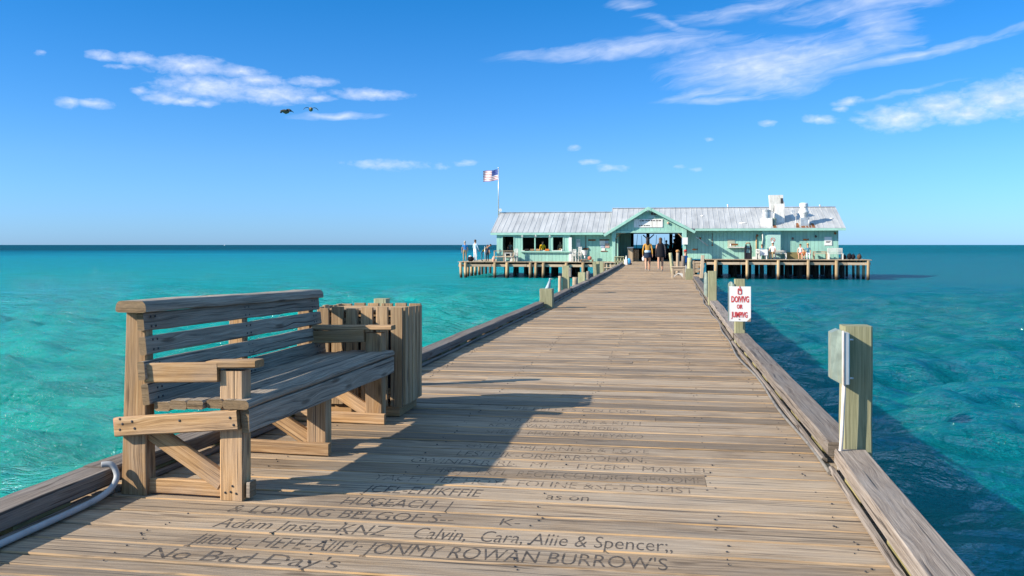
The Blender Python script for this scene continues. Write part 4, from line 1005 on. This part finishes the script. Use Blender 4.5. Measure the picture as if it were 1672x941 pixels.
# table with white cloth
def table(label, px0, px1, ytop, Y, z, mat, cloth_=False, grp=None, d=.6):
    a, c = at(px0, ytop, Y), at(px1, ytop, Y); t = thing('table', label, 'table', ((a.x + c.x) / 2, Y, z), grp)
    b = MB(); b.box((a.x, Y - d / 2, a.z - .05), (c.x, Y + d / 2, a.z), ch=.008, axis=0); b.build('tabletop', M[mat], t)
    for x in (a.x + .07, c.x - .07):
        for yy in (Y - d / 2 + .06, Y + d / 2 - .06):
            b = MB(); b.box((x - .035, yy - .035, z), (x + .035, yy + .035, a.z - .053), ch=.004); b.build('leg', M[mat], t)
    return t, a, c
t, a, c = table('small table under a white sheet before the crouched person', 1240, 1252.5, 408, 71.1, .22, 'white')
b = MB(); b.box((a.x - .01, 70.78, a.z - .42), (c.x + .01, 70.795, a.z + .012), ch=.002, axis=0); b.box((a.x - .01, 70.797, a.z + .003), (c.x + .01, 71.41, a.z + .014), ch=.002, axis=0); b.build('cloth', whitec, t)
# black upright stand with arched top and pale panels
a, c = at(1215.5, 397, 71.4), at(1227.5, 424, 71.4); xm = (a.x + c.x) / 2; w = c.x - a.x; z0 = .22; z1 = a.z
t = thing('display_stand', 'tall black stand with arched top and pale windows', 'stand', (xm, 71.4, z0))
for s in (-1, 1):
    b = MB(); b.poly([(xm + s * w / 2, 71.3, z0), (xm + s * w / 2, 71.3, z0 + (z1 - z0) * .7), (xm + s * w * .3, 71.3, z1 - .08), (xm + s * w * .2, 71.3, z1 - .15), (xm + s * w * .27, 71.3, z0 + .5), (xm + s * w * .27, 71.3, z0)], .3); b.build('side_frame', M['black'], t)
b = MB(); b.box((xm - w * .26, 71.32, z0), (xm + w * .26, 71.58, z0 + .48), ch=.005, axis=2); b.build('cabinet', M['black'], t)
b = MB(); b.box((xm - w * .26, 71.32, z0 + .78), (xm + w * .26, 71.5, z0 + .84), ch=.005); b.build('shelf', M['black'], t)
b = MB(); b.box((xm - w * .25, 71.42, z0 + .485), (xm + w * .25, 71.45, z1 - .2), ch=.003, axis=2); b.build('panel', M['green_pale'], t)
b = MB(); b.tube([(xm - w * .3, 71.4, z1 - .08), (xm - w * .15, 71.4, z1 - .0), (xm + w * .15, 71.4, z1 - .0), (xm + w * .3, 71.4, z1 - .08)], .05, 8); b.build('handle', M['bench'], t)
a, c = at(1229, 419.5, 71), at(1235.5, 424, 71); b = MB(); b.box((a.x, 70.8, .22), (c.x, 71.2, a.z), ch=.01, axis=0); tag(b.build('crate', M['offwhite'], None, (a.x, 71, .22)), 'low white crate right of the black stand', 'crate')
def chair(label, px0, px1, ytop, Y, z, mat='offwhite', grp='white chairs on the platforms'):
    a, c = at(px0, ytop, Y), at(px1, ytop, Y); w = c.x - a.x; t = thing('chair', label, 'chair', ((a.x + c.x) / 2, Y, z), grp); sh = .42
    b = MB(); b.box((a.x, Y - .42, z + sh), (c.x, Y, z + sh + .04), ch=.006, axis=0); b.build('seat', M[mat], t)
    for x in (a.x + .03, c.x - .03):
        b = MB(); b.box((x - .03, Y - .42, z), (x + .03, Y - .36, z + .66), ch=.004); b.build('leg', M[mat], t)
        b = MB(); b.box((x - .03, Y + .002, z), (x + .03, Y + .06, a.z), ch=.004); b.build('leg', M[mat], t)
        b = MB(); b.box((x - .04, Y - .43, z + .663), (x + .04, Y, z + .70), ch=.004); b.build('arm', M[mat], t)
    for f in (.2, .5, .8):
        b = MB(); b.box((a.x + w * f - .035, Y + .01, z + sh + .05), (a.x + w * f + .035, Y + .04, a.z - .02), ch=.004); b.build('back_slat', M[mat], t)
    b = MB(); b.box((a.x, Y + .0, a.z + .002), (c.x, Y + .05, a.z + .08), ch=.004); b.build('top_rail', M[mat], t)
chair('white chair leaning near the first cafe railing post', 840, 846, 408, 71.3, 0)
chair('white slatted chair facing the sea right of the counter', 935, 941, 409, 71.2, 0)
chair('taller white chair beside the white tub', 944, 950, 405, 71.6, 0)
chair('white chair at the table with the crouched person', 1234, 1239, 408.5, 71.0, .22)
# cafe railing
def railing(label, px0, px1, ytop, Y, z, n=3, mat='plat', cross=False, grp='low railings on the pier'):
    a, c = at(px0, ytop, Y), at(px1, ytop, Y); t = thing('railing', label, 'railing', ((a.x + c.x) / 2, Y, z), grp)
    b = MB(); b.board((a.x - .04, Y, a.z), (c.x + .04, Y, a.z), .1, .05); b.build('top_rail', M[mat], t)
    b = MB(); b.board((a.x, Y, z + (a.z - z) * .45), (c.x, Y, z + (a.z - z) * .45), .04, .06); b.build('mid_rail', M[mat], t)
    for i in range(n):
        x = a.x + (c.x - a.x) * i / (n - 1); b = MB(); b.box((x - .045, Y + .022, z), (x + .045, Y + .10, a.z - .027), ch=.004); b.build('rail_post', M[mat], t)
railing('timber railing with white posts before the cafe opening', 807, 838, 410, 70.5, 0, 3)
railing('short wooden picket railing at the entrance left corner', 1004, 1018, 419.5, 60, 0, 4, 'post')
railing('golden timber railing between platform and walkway', 984, 1003, 429, 58, -.4, 4, 'plat')
# chairs/table silhouettes in the opening
table('low white folding table inside the cafe railing', 823, 836, 413, 71.25, 0, 'white')
# tub and table with orange things
t, a, c = table('low orange timber table with fishing gear', 947, 969, 424.0, 70.8, 0, 'bench')
p = at(963, 420.5, 70.8); b = MB(); b.ball((p.x, 70.8, a.z + .12), (.16, .12, .14)); tag(b.build('net_bag', cloth('coral cloth', (.62, .19, .12)), None, (p.x, 70.8, a.z)), 'coral red bag on the low orange table', 'bag')
p = at(955, 409, 71.2); q = at(955, 417, 71.2); b = MB(); b.lathe((p.x, 71.2, q.z), [(.13, 0), (.15, .05), (.24, .36), (.25, .38), (.22, .38)], 14); t = thing('wash_tub', 'white flared tub on a thin stand before the wall', 'tub', (p.x, 71.2, 0)); b.build('tub', M['white'], t)
b = MB(); b.tube([(p.x, 71.2, 0), (p.x, 71.2, q.z - .002)], .05, 8); b.build('stand', M['white'], t)
p = at(917.5, 407.5, 71.66); b = MB(); b.lathe((p.x, 71.66, at(917, 410.2, 71.66).z), [(.05, 0), (.07, .16), (.06, .17)], 12); tag(b.build('ice_bucket', M['white'], None, (p.x, 71.66, p.z)), 'small white bucket on the counter before the right window', 'bucket')
for px, lb, mt in ((860, 'dark napkin box on the counter left of the mullion', 'dark'), (878.5, 'tan crate on the counter right of the mullion', 'bench'), (893.5, 'orange crate on the counter before the yellow figure', 'orange'), (869, 'low tan tray on the counter beside the mullion', 'bench')):
    p = at(px, 410.2, 71.65); b = MB(); b.box((p.x - .16, 71.60, p.z + .003), (p.x + .16, 71.72, p.z + .17), ch=.01, axis=0); tag(b.build('counter_box', M[mt], None, tuple(p)), lb, 'box', 'boxes on the cafe counter')
# entrance bins and cooler
for px0, px1, yt, lb, mt, Y in ((1024.5, 1034, 403.5, 'tan slatted bin with a white lid inside the entrance', 'plat', 72.2), (1034.8, 1043, 406, 'brown timber bin right of the white lidded bin', 'bench', 72.6)):
    a, c = at(px0, yt, Y), at(px1, yt, Y); t = thing('entrance_bin', lb, 'bin', ((a.x + c.x) / 2, Y, 0), 'timber bins in the entrance')
    n = 4; w = (c.x - a.x) / n
    for i in range(n):
        b = MB(); b.box((a.x + i * w + .006, Y, .02), (a.x + (i + 1) * w - .006, Y + .03, a.z - .1), ch=.003); b.build('slat', M[mt], t)
    b = MB(); b.box((a.x + .01, Y + .033, .01), (c.x - .01, Y + .5, a.z - .12), ch=.005, axis=2); b.build('carcass', M[mt], t)
    b = MB(); b.box((a.x - .02, Y - .02, a.z - .098), (c.x + .02, Y + .52, a.z), ch=.01, axis=0); b.build('lid', M['white' if 'white lid inside' in lb else 'dark'], t)
pc = G(1022, 432.8); a, c = at(1019, 424, pc.y), at(1024.5, 433, pc.y)
t = thing('cooler', 'white cooler box with a tall neck at the entrance left', 'cooler', (a.x, pc.y, 0))
b = MB(); b.box((a.x, pc.y, .002), (c.x, pc.y + .25, a.z), ch=.015, axis=2); b.build('box', M['white'], t)
b = MB(); b.lathe(((a.x + c.x) / 2 + .03, pc.y + .12, a.z + .002), [(.06, 0), (.055, .12), (.03, .2), (.035, .25)], 12); b.build('neck', M['white'], t)
p = at(1027, 433, pc.y); b = MB(); b.ball((p.x, pc.y + .12, .22), (.13, .1, .22)); tag(b.build('backpack', cloth('sky blue cloth', (.08, .38, .62)), None, (p.x, pc.y, 0)), 'sky blue bag leaning on the white cooler', 'bag')
p = at(1029.5, 433, pc.y); b = MB(); b.ball((p.x, pc.y + .1, .07), (.09, .09, .07)); tag(b.build('shoe_bag', navy, None, (p.x, pc.y, 0)), 'small dark bag beside the sky blue bag', 'bag')
# low wooden box by right posts
pb = G(1107, 454.8); a, c = at(1096.5, 435.5, pb.y), at(1118.5, 455, pb.y); Y = pb.y
t = thing('wooden_box', 'low open wooden box with an arched cutout on the deck', 'box', ((a.x + c.x) / 2, Y, 0))
b = MB(); b.box((a.x - .02, Y - .03, a.z - .035), (c.x + .02, Y + .45, a.z), ch=.006, axis=0); b.build('top_board', M['plat'], t)
for x in (a.x + .04, c.x - .04):
    b = MB(); b.box((x - .04, Y, .002), (x + .04, Y + .42, a.z - .038), ch=.006, axis=2); b.build('side_panel', M['plat'], t)
b = MB(); b.box((a.x + .083, Y + .01, a.z - .17), (c.x - .083, Y + .04, a.z - .04), ch=.004); b.build('front_rail', M['plat'], t)
pts_ = []
x0b, x1b = a.x + .083, c.x - .083
for i in range(11):
    f = i / 10; pts_.append((x0b + (x1b - x0b) * f, Y + .012, .03 + .14 * math.sin(math.pi * f)))
b = MB(); b.poly(pts_ + [(x1b, Y + .012, .19 + .0), ((x0b + x1b) / 2, Y + .012, .215), (x0b, Y + .012, .10)], .025); b.build('arched_board', M['offwhite'], t)
# wooden slat frame beyond it
a, c = at(1131.5, 426, 37.2), at(1146, 455, 37.2)
t = thing('slat_frame', 'tan timber frame with boarded face hanging by the pier edge', 'frame', ((a.x + c.x) / 2, 37.2, c.z))
for (f0, f1, g0, g1) in ((0, .22, .25, 1), (.25, 1, .86, .97), (.25, 1, .55, .84), (.25, 1, .33, .52), (0, 1, .08, .22)):
    b = MB(); b.box((a.x + (c.x - a.x) * f0, 37.2, c.z + (a.z - c.z) * g0), (a.x + (c.x - a.x) * f1 - .01, 37.26, c.z + (a.z - c.z) * g1), ch=.006); b.build('board', M['plat'], t)
p = at(1141, 436, 37.19); b = MB(); b.tube([(p.x, 37.195, p.z), (p.x, 37.17, p.z)], .035, 12); b.build('round_boss', M['bench'], t)
p = at(1142.5, 444.5, 37.19); b = MB(); b.tube([(p.x, 37.195, p.z), (p.x, 37.15, p.z)], .045, 12); b.build('round_boss', M['black'], t)
# dark gear bags on the right platform end
for px, lb, s in ((1379, 'black bag against the white corner bench', .85), (1387, 'second black bag, tallest of the gear at the platform end', 1.1), (1393, 'blue and black bag among the gear at the platform end', .95), (1403, 'brown rounded bag last in the gear at the platform end', 1.0)):
    p = at(px, 422, 71); b = MB(); b.ball((p.x, 71, .22 + .2 * s), (.17 * s, .16, .2 * s)); t = thing('gear_bag', lb, 'bag', (p.x, 71, .22), 'gear bags at the end of the right platform')
    b.build('sack', blackc if 'black bag' in lb else (bluec if 'blue' in lb else cloth('brown cloth', (.09, .06, .04))), t)
    b = MB(); b.tube([(p.x - .08, 70.95, .22 + .36 * s), (p.x, 70.95, .22 + .47 * s), (p.x + .08, 70.95, .22 + .36 * s)], .015, 6); b.build('handle', blackc, t)
p = at(768, 424, 70.7); b = MB(); b.ball((p.x, 70.8, .2), (.26, .2, .22)); t = thing('gear_bag', 'dark bag on the left platform between two standing people', 'bag', (p.x, 70.8, 0)); b.build('sack', blackc, t)
b = MB(); b.ball((p.x - .02, 70.72, .4), (.12, .1, .06)); b.build('flap', whitec, t)
b = MB(); p, q = at(791.5, 402, 70.4), at(792, 427, 70.4); b.tube([p, q], .025, 8); tag(b.build('rail_pole', M['galv'], None, tuple(q)), 'thin grey pole standing beside the yellow jacket', 'pole')
p = at(806, 424, 70.6); b = MB(); b.lathe((p.x, 70.6, 0), [(.1, 0), (.13, .1), (.13, .22), (.06, .34), (.05, .42)], 12); tag(b.build('jug', peach, None, (p.x, 70.6, 0)), 'round peach coloured jug at the railing corner', 'jug')

# ================================================================== BIRDS
def flyer(label, px, py, Y, wing, rz, flip=1):
    p = at(px, py, Y); t = thing('pelican', label, 'bird', tuple(p), 'pelicans flying over the sea', rz)
    brn = M.setdefault('pel', paint('brown plumage', (.16, .125, .075), .8, .3, scale=3)); drk = M.setdefault('peld', paint('dark flight feathers', (.04, .04, .04), .8))
    b = MB(); b.tube([(-.62, 0, .0), (-.42, 0, -.02), (0, 0, -.06), (.25, 0, -.01), (.36, 0, .09), (.48, 0, .14), (.56, 0, .12), (.72, 0, .05), (.9, 0, -.0)], [.03, .1, .19, .13, .075, .085, .06, .035, .012], 12)
    b.build('body', brn, t, (0, 0, 0))
    for s in (-1, 1):
        b = MB(); pr = [(0, 0), (.36, .17 * flip), (.75, .10 * flip), (1.08, -.10)]
        rr = []
        for i, (o, z) in enumerate(pr):
            cw = (.24, .25, .2, .05)[i]; y_ = s * (.08 + o * wing); rr.append([(.12 - i * .03 + cw / 2, y_, z + .02), (.12 - i * .03, y_, z + .045), (.02 - i * .05 - cw / 2, y_, z), (.12 - i * .03, y_, z - .01)])
        b.rings(rr, [p_[0] for p_ in pr], smooth=True); b.build('wing', drk, t, (0, 0, 0))
flyer('lower left pelican with raised wings above the sea', 467, 182, 78, .55, R(62), 1)
flyer('upper right pelican gliding with a pale back', 507.5, 178, 80, .55, R(118), .7)
Yb = 20.3
p = at(896, 489, Yb); xb_ = p.x - .02; zr0 = .0
t = thing('heron', 'small blue grey heron standing behind the short green post', 'bird', (xb_, Yb, .13))
hg = paint('blue grey plumage', (.34, .42, .46), .8, .4, scale=30)
b = MB(); b.tube([(xb_ - .10, Yb, .22), (xb_ - .05, Yb, .27), (xb_ + .01, Yb, .36), (xb_ + .035, Yb, .46), (xb_ + .045, Yb, .52)], [.012, .04, .05, .03, .016], 12); b.ball((xb_ + .05, Yb, .535), (.028, .02, .022)); b.build('body', hg, t)
b = MB(); b.tube([(xb_ + .07, Yb, .535), (xb_ + .125, Yb, .55)], .009, 8, r1=.002); b.build('bill', M['bench'], t)
for dx in (-.01, .02):
    b = MB(); b.tube([(xb_ + dx, Yb, .32), (xb_ + dx + .012, Yb, .22), (xb_ + dx, Yb, .132), (xb_ + dx + .04, Yb, .130)], .006, 6); b.build('leg', M['ink'], t)

# ================================================================== SEA
import numpy as np
def graded(lo, mid0, mid1, hi, step, grow):
    a = list(np.arange(mid0, mid1, step)); s = step; x = mid1
    while x < hi: a.append(x); s *= grow; x += s
    a.append(hi); s = step; x = mid0 - step; left = []
    while x > lo: left.append(x); s *= grow; x -= s
    left.append(lo); return np.array(left[::-1] + a)
xs = graded(-30000, -20, 18, 30000, .13, 1.028); ys = graded(-400, 2, 40, 40000, .11, 1.025)
X, Yg = np.meshgrid(xs, ys)
sp = np.maximum(np.gradient(xs)[None, :], np.gradient(ys)[:, None])
Z = np.zeros_like(X); nr = np.random.RandomState(3)
for i in range(60):
    lam = 10 ** nr.uniform(-.30, .42); th = nr.normal(1.70, .30); kx, ky = math.cos(th) * 2 * math.pi / lam, math.sin(th) * 2 * math.pi / lam
    amp = .026 * lam ** .65 * nr.uniform(.5, 1.2); ph = nr.uniform(0, 6.28)
    fade = np.clip(1.6 - sp * 5 / lam, 0, 1)
    w = X * kx + Yg * ky + ph + .9 * np.sin(X * .05 + Yg * .03 + i) / lam ** .5
    Z += fade * amp * (1.0 - np.abs(np.sin(w / 2)) * 2 + .27)
V = np.stack([X.ravel(), Yg.ravel(), Z.ravel()], 1)
nx, ny = len(xs), len(ys)
I = (np.arange(ny - 1)[:, None] * nx + np.arange(nx - 1)[None, :]).ravel()
Fq = np.stack([I, I + 1, I + nx + 1, I + nx], 1)
me = bpy.data.meshes.new('sea'); me.vertices.add(len(V)); me.vertices.foreach_set('co', V.ravel()); me.loops.add(Fq.size); me.loops.foreach_set('vertex_index', Fq.ravel().astype(np.int32))
me.polygons.add(len(Fq)); me.polygons.foreach_set('loop_start', np.arange(0, Fq.size, 4, dtype=np.int32)); me.polygons.foreach_set('use_smooth', np.ones(len(Fq), bool)); me.update(calc_edges=True); me.validate()
sea = bpy.data.objects.new('sea', me); C.objects.link(sea); sea.location = (0, 0, WATER_Z); tag(sea, kind='structure')
m, nt, bs = newmat('sea water'); co = N(nt, 'ShaderNodeTexCoord').outputs['Object']
sx = N(nt, 'ShaderNodeSeparateXYZ'); L(nt, co, sx.inputs[0])
dist = N(nt, 'ShaderNodeVectorMath', operation='LENGTH'); L(nt, co, dist.inputs[0])
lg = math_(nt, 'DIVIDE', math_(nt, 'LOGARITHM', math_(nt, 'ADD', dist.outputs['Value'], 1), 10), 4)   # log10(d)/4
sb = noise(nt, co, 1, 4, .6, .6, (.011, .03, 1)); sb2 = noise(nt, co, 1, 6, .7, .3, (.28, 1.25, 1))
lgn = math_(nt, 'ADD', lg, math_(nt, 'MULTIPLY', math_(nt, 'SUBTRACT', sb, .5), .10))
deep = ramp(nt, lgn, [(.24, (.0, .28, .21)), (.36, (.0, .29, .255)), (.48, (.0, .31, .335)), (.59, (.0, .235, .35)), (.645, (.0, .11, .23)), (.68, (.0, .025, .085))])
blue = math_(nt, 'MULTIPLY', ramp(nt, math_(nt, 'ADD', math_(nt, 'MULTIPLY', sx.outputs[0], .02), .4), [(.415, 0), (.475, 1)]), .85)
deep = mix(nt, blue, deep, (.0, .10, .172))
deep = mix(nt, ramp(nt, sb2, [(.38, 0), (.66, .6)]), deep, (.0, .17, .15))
L(nt, deep, bs.inputs['Base Color'])
bs.inputs['Roughness'].default_value = .5; bs.inputs['Specular IOR Level'].default_value = 0
bs.inputs['Subsurface Weight'].default_value = .45; bs.inputs['Subsurface Radius'].default_value = (.25, 1.3, 1.5); bs.inputs['Subsurface Scale'].default_value = 1.0
bs.subsurface_method = 'BURLEY'
w1_ = noise(nt, co, 1, 6, .68, .0, (.7, 3.0, 1)); w2_ = noise(nt, co, 1, 5, .65, .0, (3.0, 9.5, 1)); w3_ = noise(nt, co, 1, 5, .6, .0, (.17, .42, 1))
hh = math_(nt, 'ADD', math_(nt, 'ADD', math_(nt, 'MULTIPLY', w1_, .38), math_(nt, 'MULTIPLY', w2_, .11)), math_(nt, 'MULTIPLY', w3_, .5))
bp = N(nt, 'ShaderNodeBump'); bp.inputs['Strength'].default_value = 1.0; bp.inputs['Distance'].default_value = 1.0
L(nt, hh, bp.inputs['Height']); L(nt, bp.outputs[0], bs.inputs['Normal'])
gl_ = N(nt, 'ShaderNodeBsdfGlossy'); gl_.inputs['Roughness'].default_value = .08; L(nt, bp.outputs[0], gl_.inputs['Normal'])
fr = N(nt, 'ShaderNodeFresnel'); fr.inputs['IOR'].default_value = 1.33; L(nt, bp.outputs[0], fr.inputs['Normal'])
cap_ = N(nt, 'ShaderNodeMapRange'); L(nt, lg, cap_.inputs[0]); [setattr(cap_.inputs[i], 'default_value', v) for i, v in ((1, .40), (2, .64), (3, .5), (4, .07))]
fac = math_(nt, 'MINIMUM', math_(nt, 'MULTIPLY', fr.outputs[0], 1.25), cap_.outputs[0])
ms = N(nt, 'ShaderNodeMixShader'); L(nt, fac, ms.inputs[0]); L(nt, bs.outputs[0], ms.inputs[1]); L(nt, gl_.outputs[0], ms.inputs[2])
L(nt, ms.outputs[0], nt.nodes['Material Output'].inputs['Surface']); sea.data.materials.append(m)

# tiny boat on the horizon
p = at(366.5, 400.5, 3400); t = thing('motor_boat', 'tiny white boat on the horizon far left', 'boat', (p.x, 3400, WATER_Z))
b = MB(); b.rings([[(p.x - 2.2, 3399.3, WATER_Z - .3), (p.x + 1.8, 3399.5, WATER_Z - .3), (p.x + 1.8, 3400.5, WATER_Z - .3), (p.x - 2.2, 3400.7, WATER_Z - .3)], [(p.x - 2.4, 3399, WATER_Z + .9), (p.x + 3, 3399.7, WATER_Z + 1.2), (p.x + 3, 3400.3, WATER_Z + 1.2), (p.x - 2.4, 3401, WATER_Z + .9)]], [0, 1]); b.build('hull', M['white'], t)
b = MB(); b.box((p.x - 1, 3399.4, WATER_Z + .95), (p.x + .8, 3400.6, WATER_Z + 2.4), ch=.1, axis=2); b.build('cabin', M['white'], t)

# ================================================================== SUN AND SKY
SUN_DIR = Vector((1.21, .626, 0)).normalized(); EL = R(28.6)
tosun = Vector((-SUN_DIR.x * math.cos(EL), -SUN_DIR.y * math.cos(EL), math.sin(EL)))
sd = bpy.data.lights.new('sun', 'SUN'); sd.energy = 5.0; sd.angle = R(.53); sd.color = (1, .89, .74)
so = bpy.data.objects.new('sun', sd); C.objects.link(so); so.rotation_euler = (-tosun).to_track_quat('-Z', 'Y').to_euler(); so.location = (-20, -10, 30)
w = bpy.data.worlds.new('World'); scn.world = w; w.use_nodes = True; nt = w.node_tree; bg = nt.nodes['Background']
sky = N(nt, 'ShaderNodeTexSky'); sky.sky_type = 'NISHITA'; sky.sun_disc = False; sky.sun_elevation = EL
sky.sun_rotation = math.atan2(tosun.x, tosun.y); sky.altitude = 0; sky.air_density = 1.0; sky.dust_density = .25; sky.ozone_density = 4.0
hs = N(nt, 'ShaderNodeHueSaturation'); hs.inputs['Saturation'].default_value = 1.1; hs.inputs['Value'].default_value = 1.0; L(nt, sky.outputs[0], hs.inputs['Color'])
# clouds: fixed in the sky by azimuth and elevation
co = N(nt, 'ShaderNodeTexCoord').outputs['Generated']; sx = N(nt, 'ShaderNodeSeparateXYZ'); L(nt, co, sx.inputs[0])
az = math_(nt, 'ARCTAN2', sx.outputs[0], sx.outputs[1]); el_ = math_(nt, 'ARCSINE', sx.outputs[2])
cv = N(nt, 'ShaderNodeCombineXYZ'); L(nt, az, cv.inputs[0]); L(nt, el_, cv.inputs[1]); AE = cv.outputs[0]
def azel(px, py):
    u, v = (px - 836) / F, (400 - py) / F; d = Vector((u * CA - SA, u * SA + CA, v)).normalized()
    return math.atan2(d.x, d.y), math.asin(d.z)
def warp(vec, scale, amt, ms):
    mp = N(nt, 'ShaderNodeMapping'); mp.inputs['Scale'].default_value = ms; L(nt, vec, mp.inputs[0])
    n = N(nt, 'ShaderNodeTexNoise'); n.inputs['Scale'].default_value = scale; n.inputs['Detail'].default_value = 3; L(nt, mp.outputs[0], n.inputs['Vector'])
    s = N(nt, 'ShaderNodeVectorMath', operation='SUBTRACT'); L(nt, n.outputs['Color'], s.inputs[0]); s.inputs[1].default_value = (.5, .5, .5)
    m_ = N(nt, 'ShaderNodeVectorMath', operation='MULTIPLY'); L(nt, s.outputs[0], m_.inputs[0]); m_.inputs[1].default_value = amt
    a_ = N(nt, 'ShaderNodeVectorMath', operation='ADD'); L(nt, vec, a_.inputs[0]); L(nt, m_.outputs[0], a_.inputs[1]); return a_.outputs[0]
def blobs(vec, lst):
    acc = None
    for (px, py, rx, ry, *rest) in lst:
        k = rest[0] if rest else 1; rot = rest[1] if len(rest) > 1 else 0
        a_, e_ = azel(px, py); mp = N(nt, 'ShaderNodeMapping'); mp.vector_type = 'TEXTURE'
        mp.inputs['Location'].default_value = (a_, e_, 0); mp.inputs['Rotation'].default_value = (0, 0, R(rot)); mp.inputs['Scale'].default_value = (rx / F * 1.5, ry / F * 1.5, 1); L(nt, vec, mp.inputs[0])
        g = N(nt, 'ShaderNodeTexGradient'); g.gradient_type = 'SPHERICAL'; L(nt, mp.outputs[0], g.inputs[0])
        o = math_(nt, 'MULTIPLY', g.outputs['Fac'], k) if k != 1 else g.outputs['Fac']
        acc = o if acc is None else math_(nt, 'MAXIMUM', acc, o)
    return acc
cum = [(310, 108, 62, 13), (347, 143, 75, 17), (450, 154, 62, 14), (425, 132, 36, 10), (268, 160, 26, 9), (301, 165, 18, 7), (335, 168, 17, 5, .8), (395, 118, 34, 9), (511, 134, 36, 7, .9), (607, 154, 58, 8, .95), (519, 161, 26, 5, .8),
       (172, 91, 24, 7, .85), (222, 96, 30, 8, .9), (195, 109, 18, 4, .6), (113, 167, 16, 8, .75), (151, 169, 24, 7, .85), (228, 149, 14, 6, .8), (630, 270, 62, 8, .65), (65, 86, 9, 4, .6), (720, 271, 14, 5, .5), (762, 266, 18, 5, .55),
       (1467, 192, 50, 18), (1537, 172, 44, 17), (1580, 184, 45, 14), (1631, 160, 52, 24), (1690, 152, 50, 30), (1338, 195, 24, 7, .85), (1385, 167, 22, 6, .8), (1377, 179, 11, 5, .7), (1253, 201, 14, 4, .7), (1405, 195, 16, 7, .6),
       (937, 242, 13, 5, .6), (964, 266, 18, 5, .6), (1000, 275, 25, 6, .6), (1111, 274, 10, 4, .5), (1136, 278, 9, 4, .5), (1156, 227, 9, 4, .5)]
AEw = warp(AE, 1, (.016, .008, 0), (38, 70, 1))
cm = blobs(AEw, cum)
cn = noise(nt, AE, 1, 7, .62, .35, (85, 160, 1))
cden = ramp(nt, math_(nt, 'ADD', cm, math_(nt, 'MULTIPLY', math_(nt, 'SUBTRACT', cn, .5), .95)), [(.12, 0), (.5, .27), (.9, .57), (1.2, .70)])
cir = [(1240, 112, 125, 34), (1300, 95, 130, 28, .9, 6), (1470, 92, 170, 8, .7, 10), (1020, 80, 160, 13, .8, 3), (1190, 160, 70, 7, .7, 2), (1150, 148, 70, 8, .7, 12), (1440, 48, 42, 42, .65, -55), (1230, 12, 130, 14, .6, 10), (1420, 5, 130, 16, .6, 5), (1030, 10, 36, 9, .6), (1090, 45, 60, 8, .5, -20), (548, 187, 66, 5, .8, 3), (1490, 148, 70, 4, .4, 8)]
AEc = warp(warp(AE, 1, (.05, .02, 0), (9, 18, 1)), 1, (.015, .008, 0), (30, 60, 1))
cg = blobs(AEc, cir)
mpr = N(nt, 'ShaderNodeMapping'); mpr.inputs['Rotation'].default_value = (0, 0, R(-9)); L(nt, AEc, mpr.inputs[0])
cs = noise(nt, mpr.outputs[0], 1, 7, .62, .9, (16, 110, 1))
cgd = ramp(nt, math_(nt, 'ADD', cg, math_(nt, 'MULTIPLY', math_(nt, 'SUBTRACT', cs, .5), 1.05)), [(.08, 0), (.55, .30), (1.05, .62)])
den = math_(nt, 'MAXIMUM', math_(nt, 'MULTIPLY', cden, ramp(nt, cm, [(.02, 0), (.2, 1)])), math_(nt, 'MULTIPLY', cgd, ramp(nt, cg, [(.0, 0), (.22, 1)])))
shade = ramp(nt, noise(nt, AE, 1, 4, .5, 0, (60, 130, 1)), [(.35, (4.6, 5.1, 6.4)), (.65, (6.2, 6.4, 7.1))])
sky_tint_fill = ramp(nt, el_, [(0, (.365, .655, 1.33)), (.09, (.37, .655, 1.04)), (.27, (.12, .60, .93)), (.42, (.4, .75, 1.0)), (.7, (3.2, 2.5, 1.85))])  # sky tint by elevation; extra warm brightness added overhead to lift shade fill
colo = mix(nt, den, mix(nt, 1.0, hs.outputs[0], sky_tint_fill, 'MULTIPLY'), shade)
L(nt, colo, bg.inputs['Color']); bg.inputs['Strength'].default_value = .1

# ================================================================== CAMERA
cd = bpy.data.cameras.new('camera'); cam = bpy.data.objects.new('camera', cd); C.objects.link(cam); scn.camera = cam
cam.location = (0, 0, H); cam.rotation_euler = (R(90), 0, YAW)
cd.sensor_width = 36; cd.lens = 36 * F / 1672; cd.shift_y = -70.5 / 1672; cd.clip_start = .05; cd.clip_end = 100000
vs = scn.view_settings; vs.view_transform = 'Standard'; vs.look = 'None'; vs.gamma = 1; vs.exposure = .85; vs.use_curve_mapping = False
